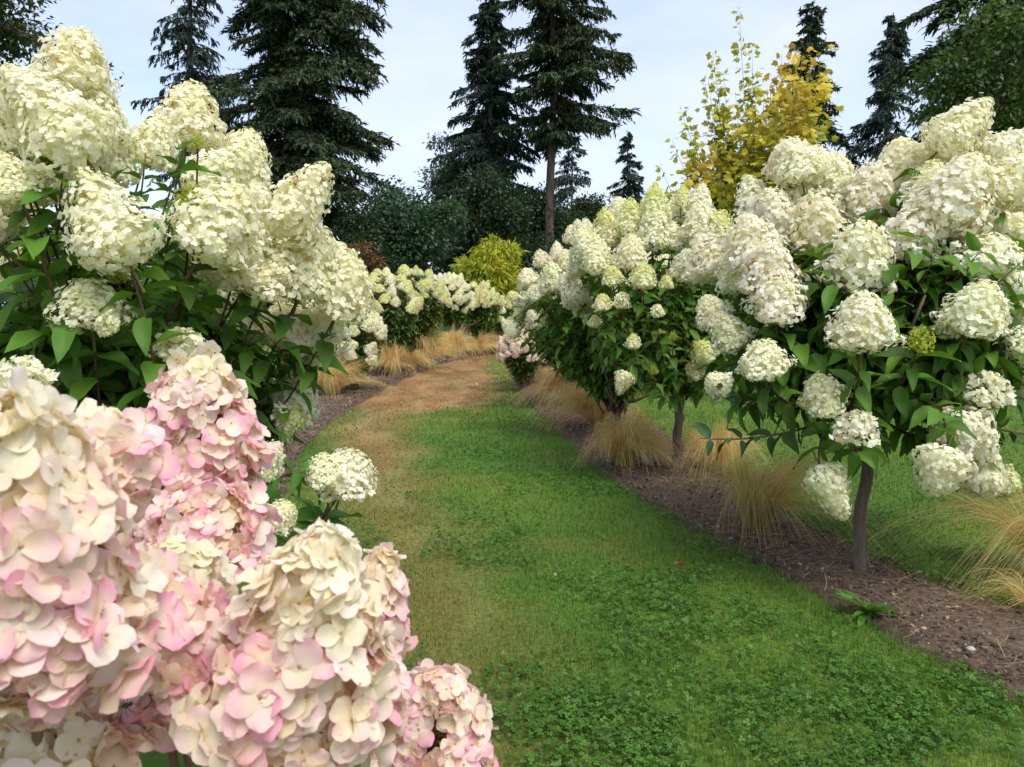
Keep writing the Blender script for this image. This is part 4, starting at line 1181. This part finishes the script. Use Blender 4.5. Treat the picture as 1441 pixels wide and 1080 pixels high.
# yellow maple: upright shoots carrying lobed leaves
ml = [(0, 0), (-.16, .10), (-.45, .12), (-.30, .30), (-.52, .55), (-.24, .58), (-.20, .75), (0, 1.0), (.20, .75), (.24, .58), (.52, .55), (.30, .30), (.45, .12), (.16, .10)]
MV = np.array([(0, .38, .03)] + [(a, b, -0.12 * (abs(a) + max(0, b - .4))) for a, b in ml])
MF = [np.array([(0, 1 + i, 1 + (i + 1) % 14) for i in range(14)])]
MAPLE = (MV, MF, np.zeros((15, 3)))
r = np.random.default_rng(500)
DM = 12.0
mb = np.array([W(1068, 430, DM)[0], W(1068, 430, DM)[1], 0.0])
o = thing('maple_tree', mb, 'young yellow and gold maple with long upright shoots', 'maple tree')
tg, fol = Geo(), Geo()
def mp_(px, py, dd=0.0): return W(px, py, DM + dd)
fork = np.array([mb[0], mb[1], 1.3])
tg.tube(bez(mb - np.array([0, 0, .1]), (mb + fork) / 2, mp_(1070, 250), 10), np.linspace(0.05, 0.012, 10), sides=8)
tips = [(1012, 235, .35), (985, 235, .3), (1005, 250, .5), (968, 225, .3), (1000, 150, .95), (975, 190, .95), (1018, 100, .95), (1040, 16, 1), (1003, 74, 1), (996, 110, 1), (958, 152, 1), (946, 196, 1), (929, 232, 1), (1058, 60, .9), (1100, 75, 0), (1120, 62, 0), (1150, 72, 0), (1142, 100, 0), (1085, 105, 0), (1062, 120, .2), (1035, 130, .3), (1020, 165, .2), (1005, 185, 0), (985, 205, 0), (1000, 225, 0), (1040, 190, .4), (1090, 160, .3), (1120, 150, 0),
        (1110, 190, 0), (1115, 225, 0), (1060, 220, .7), (1075, 250, .8), (1030, 245, .7), (1010, 265, .8), (1080, 285, .6), (1045, 285, .7), (1105, 260, 0), (965, 245, .2), (950, 265, .3), (1090, 215, .4), (1130, 120, 0), (1025, 220, .2), (1060, 165, .4), (1075, 135, .1), (1008, 140, .9), (1090, 270, 0), (1120, 275, 0), (980, 270, .5), (1050, 250, .7)]
for i in range(len(tips) * 3):
    tx, ty, gr = tips[i % len(tips)]
    if i >= len(tips):
        if gr > 0.85: continue
        tx += r.normal(0, 14); ty += abs(r.normal(0, 16)) + 4
    tip = mp_(tx, ty, r.uniform(-0.9, 0.9) * (0.25 if gr > 0.85 else 1))
    st = np.array([mb[0] + r.normal(0, 0.05), mb[1] + r.normal(0, 0.05), r.uniform(1.3, 2.6) if tip[2] > 3.0 else r.uniform(0.8, 1.5)])
    ctrl = (st + tip) / 2 + np.array([(tip[0] - st[0]) * 0.22, 0, -0.15])
    pts = bez(st, ctrl, tip, 14)
    tg.tube(pts, np.linspace(0.010, 0.002, 14), sides=4)
    for f0, cnt in ((0.5, 15),):
        L = np.linalg.norm(tip - st)
        m = int(L * (20 if gr > 0.85 else 18))
        s = r.uniform(0.42, 1.02, m)
        q = np.stack([np.interp(s, np.linspace(0, 1, 14), pts[:, j]) for j in range(3)], -1)
        a = r.uniform(0, 6.28, m)
        dd = unit(np.stack([np.cos(a), np.sin(a), r.uniform(-0.6, 0.3, m)], -1))
        spread = 0.03 if gr > 0.85 else 0.14
        q = q + dd * spread + r.normal(size=(m, 3)) * (0.015 if gr > .85 else 0.09)
        S = (0.13 if gr > 0.85 else 0.14) * r.uniform(0.6, 1.2, m) * (1.1 - 0.35 * sstep(0.8, 1, s))
        gold = np.array([0.56, 0.43, 0.035]); grn = np.array([0.22, 0.27, 0.028]); ora = np.array([0.46, 0.25, 0.035]); yg = np.array([0.46, 0.48, 0.07])
        low = 1 - sstep(0.55, 0.95, s)
        gr_ = gr if gr > 0.28 else 0.0
        gold = gold * 0.8 + yg * 0.2 if i % 2 else gold
        base = gold[None] * (1 - gr) + (yg if gr > 0.85 else grn)[None] * gr
        if gr < 0.3:
            fo = (sstep(0.5, 0.7, fnoise(q[:, 0] * 2, q[:, 2] * 2, 1.2, 4)) * 0.6)[:, None]
            base = base * (1 - fo) + ora * fo
        else:
            base = np.repeat(base, m, 0)
        base = base * (1 - 0.8 * low[:, None]) + grn * 1.25 * 0.8 * low[:, None]
        fol.inst(MAPLE, frames(dd, np.array([0, -0.35, 0.45]) + r.normal(size=(m, 3)) * 0.6) * S[:, None, None], q, base * r.uniform(0.75, 1.2, (m, 1)))
tg.build('trunk', M_HBARK, o); fol.build('crown', M_TLEAF, o, smooth=False)

# ------------------------------------------------------------------ small things
def flat_leaf(px, py, size, col, label, rz, name='fallen_leaf'):
    V, F, L = blade(6, 4, 0.6, leaf_prof, 0.25, 0.1, 0.5, 1.5)
    g = Geo(); g.add(V * size, F, col, L)
    o = g.build(name, M_LEAF)
    p = G(px, py)
    o.location = (p[0], p[1], 0.045); o.rotation_euler = (0.25, 0.2, rz)
    tag(o, label, 'fallen leaf', 'fallen leaves on the lawn')
flat_leaf(672, 546, 0.20, (0.62, 0.45, 0.32), 'pale dry leaf on the brown bare stretch of path', 1.2)
flat_leaf(963, 808, 0.075, (0.33, 0.12, 0.04), 'rusty brown leaf on the green lawn left of the nearest trunk', 1.9)
flat_leaf(782, 823, 0.035, (0.45, 0.33, 0.2), 'tiny tan leaf lying on the middle of the lawn', 0.4)

# broad leaved weed in the bed edge
r = np.random.default_rng(600)
wp = G(1222, 872)
o = thing('weed', wp, 'green broad leaved weed at the bed edge below the nearest trunk', 'weed')
g = Geo()
for k in range(13):
    a = k * 2.4 + r.uniform(-.3, .3)
    rise = r.uniform(0.1, 1.3)
    dd = unit(np.array([[math.cos(a), math.sin(a), rise]]))
    T = blade(8, 4, 0.30, lambda u: leaf_prof(min(1, u)) * (1 + 0.35 * math.sin(u * 26)), 0.2, 0.3, wave=1.0)
    g.inst(T, frames(dd, np.array([[0, 0, 1.0]])) * r.uniform(0.12, 0.22), np.array([wp]) + np.array([[0, 0, 0.03]]), np.array([[0.09, 0.20, 0.03]]) * r.uniform(0.7, 1.3))
g.build('leaves', M_LEAF, o)
g = Geo(); g.tube([wp + np.array([0, 0, -0.02]), wp + np.array([0, 0, 0.05])], [0.014, 0.008], (0.1, 0.14, 0.04), 6); g.build('stem', M_STEM, o)

# stones in the right bed
def stone(px, py, s, label, seed, col):
    r = np.random.default_rng(seed)
    th = np.linspace(0, np.pi, 7); ph = np.arange(10) / 10 * 2 * np.pi
    V = np.array([(math.sin(a) * math.cos(b), math.sin(a) * math.sin(b) * 0.8, math.cos(a) * 0.6) for a in th for b in ph]) * s
    V *= 1 + 0.12 * np.sin(V[:, :1] / s * 4 + seed) * np.cos(V[:, 1:2] / s * 5)
    F = np.array([(i * 10 + j, i * 10 + (j + 1) % 10, (i + 1) * 10 + (j + 1) % 10, (i + 1) * 10 + j) for i in range(6) for j in range(10)])
    g = Geo(); g.add(V, [F], col)
    o = g.build('stone', M_CHIP); p = G(px, py)
    o.location = (p[0], p[1], 0.05); tag(o, label, 'stone', 'stones in the right bed')
stone(1365, 930, 0.019, 'pale round stone in the mulch near the right edge', 1, (0.5, 0.44, 0.36))
stone(1299, 900, 0.014, 'smaller tan stone in the mulch below the weed', 2, (0.42, 0.33, 0.25))
stone(1087, 745, 0.024, 'grey stone in the mulch behind the big tan clump', 3, (0.3, 0.26, 0.22))

# wasp and fly on the pink heads
def ell(g, c, rad, col, n=8, m=12, M3=np.eye(3), bands=None):
    th = np.linspace(0, np.pi, n); ph = np.arange(m) / m * 2 * np.pi
    V = np.array([(math.sin(a) * math.cos(b), math.sin(a) * math.sin(b), math.cos(a)) for a in th for b in ph]) * np.asarray(rad)
    F = np.array([(i * m + j, (i + 1) * m + j, (i + 1) * m + (j + 1) % m, i * m + (j + 1) % m) for i in range(n - 1) for j in range(m)])
    C = np.tile(np.asarray(col, float), (len(V), 1))
    if bands is not None:
        k = (np.floor((V[:, 0] / rad[0] + 1) * 3.5).astype(int) % 2) == 0
        C[k] = bands
    g.add(V @ M3.T + np.asarray(c), [F], C)

def insect(name, px, py, d, s, label, cat, rot, body, band, wing):
    p = W(px, py, d)
    o = thing(name, p, label, cat)
    g = Geo()
    ell(g, (-0.9, 0, 0), (0.75, 0.3, 0.28), body, bands=band)
    ell(g, (0.05, 0, 0.05), (0.34, 0.28, 0.28), body)
    ell(g, (0.5, 0, 0.0), (0.18, 0.24, 0.2), body)
    parts = [('body', g, M_INSECT)]
    lg = Geo()
    for sgn in (-1, 1):
        for k in range(3):
            x0 = 0.2 - 0.2 * k
            lg.tube([(x0, 0.2 * sgn, -0.1), (x0 + 0.2 * (1 - k), 0.62 * sgn, 0.12), (x0 + 0.45 * (1 - k), 0.95 * sgn, -0.4)], [0.04, 0.035, 0.02], body, 5)
        lg.tube([(0.6, 0.08 * sgn, 0.1), (0.9, 0.25 * sgn, 0.3), (1.3, 0.4 * sgn, 0.2)], [0.025, 0.02, 0.015], body, 5)
    parts.append(('legs', lg, M_INSECT))
    wg = Geo()
    T = blade(5, 2, 0.4, lambda u: 0.15 + math.sin(math.pi * min(1, u ** 1.2) * 0.93), 0, 0)
    for sgn in (-1, 1):
        dd = np.array([[-0.9, 0.45 * sgn, 0.25]])
        wg.inst(T, frames(dd, np.array([[0, 0, 1.0]])) * 1.15, np.array([[0.05, 0.15 * sgn, 0.28]]), np.array([wing]))
    parts.append(('wings', wg, M_TLEAF))
    E = np.array(Matrix.Rotation(rot[2], 3, 'Z') @ Matrix.Rotation(rot[1], 3, 'Y') @ Matrix.Rotation(rot[0], 3, 'X'))
    for nm, gg, mt in parts:
        gg.V = [(v * s) @ E.T + p for v in gg.V]
        gg.build(nm, mt, o)
insect('wasp', 176, 994, 0.535, 0.0075, 'dark banded wasp on the foreground flowers at the bottom left', 'wasp', (0.9, -0.3, 0.3), (0.02, 0.018, 0.015), (0.30, 0.24, 0.12), (0.35, 0.25, 0.15))
insect('fly', 301, 566, 0.885, 0.0055, 'small dark fly on the tall upper pink flower head', 'fly', (1.2, -0.4, 0.8), (0.02, 0.018, 0.016), (0.05, 0.04, 0.03), (0.25, 0.2, 0.15))
print('polys', sum(len(m.polygons) for m in bpy.data.meshes))
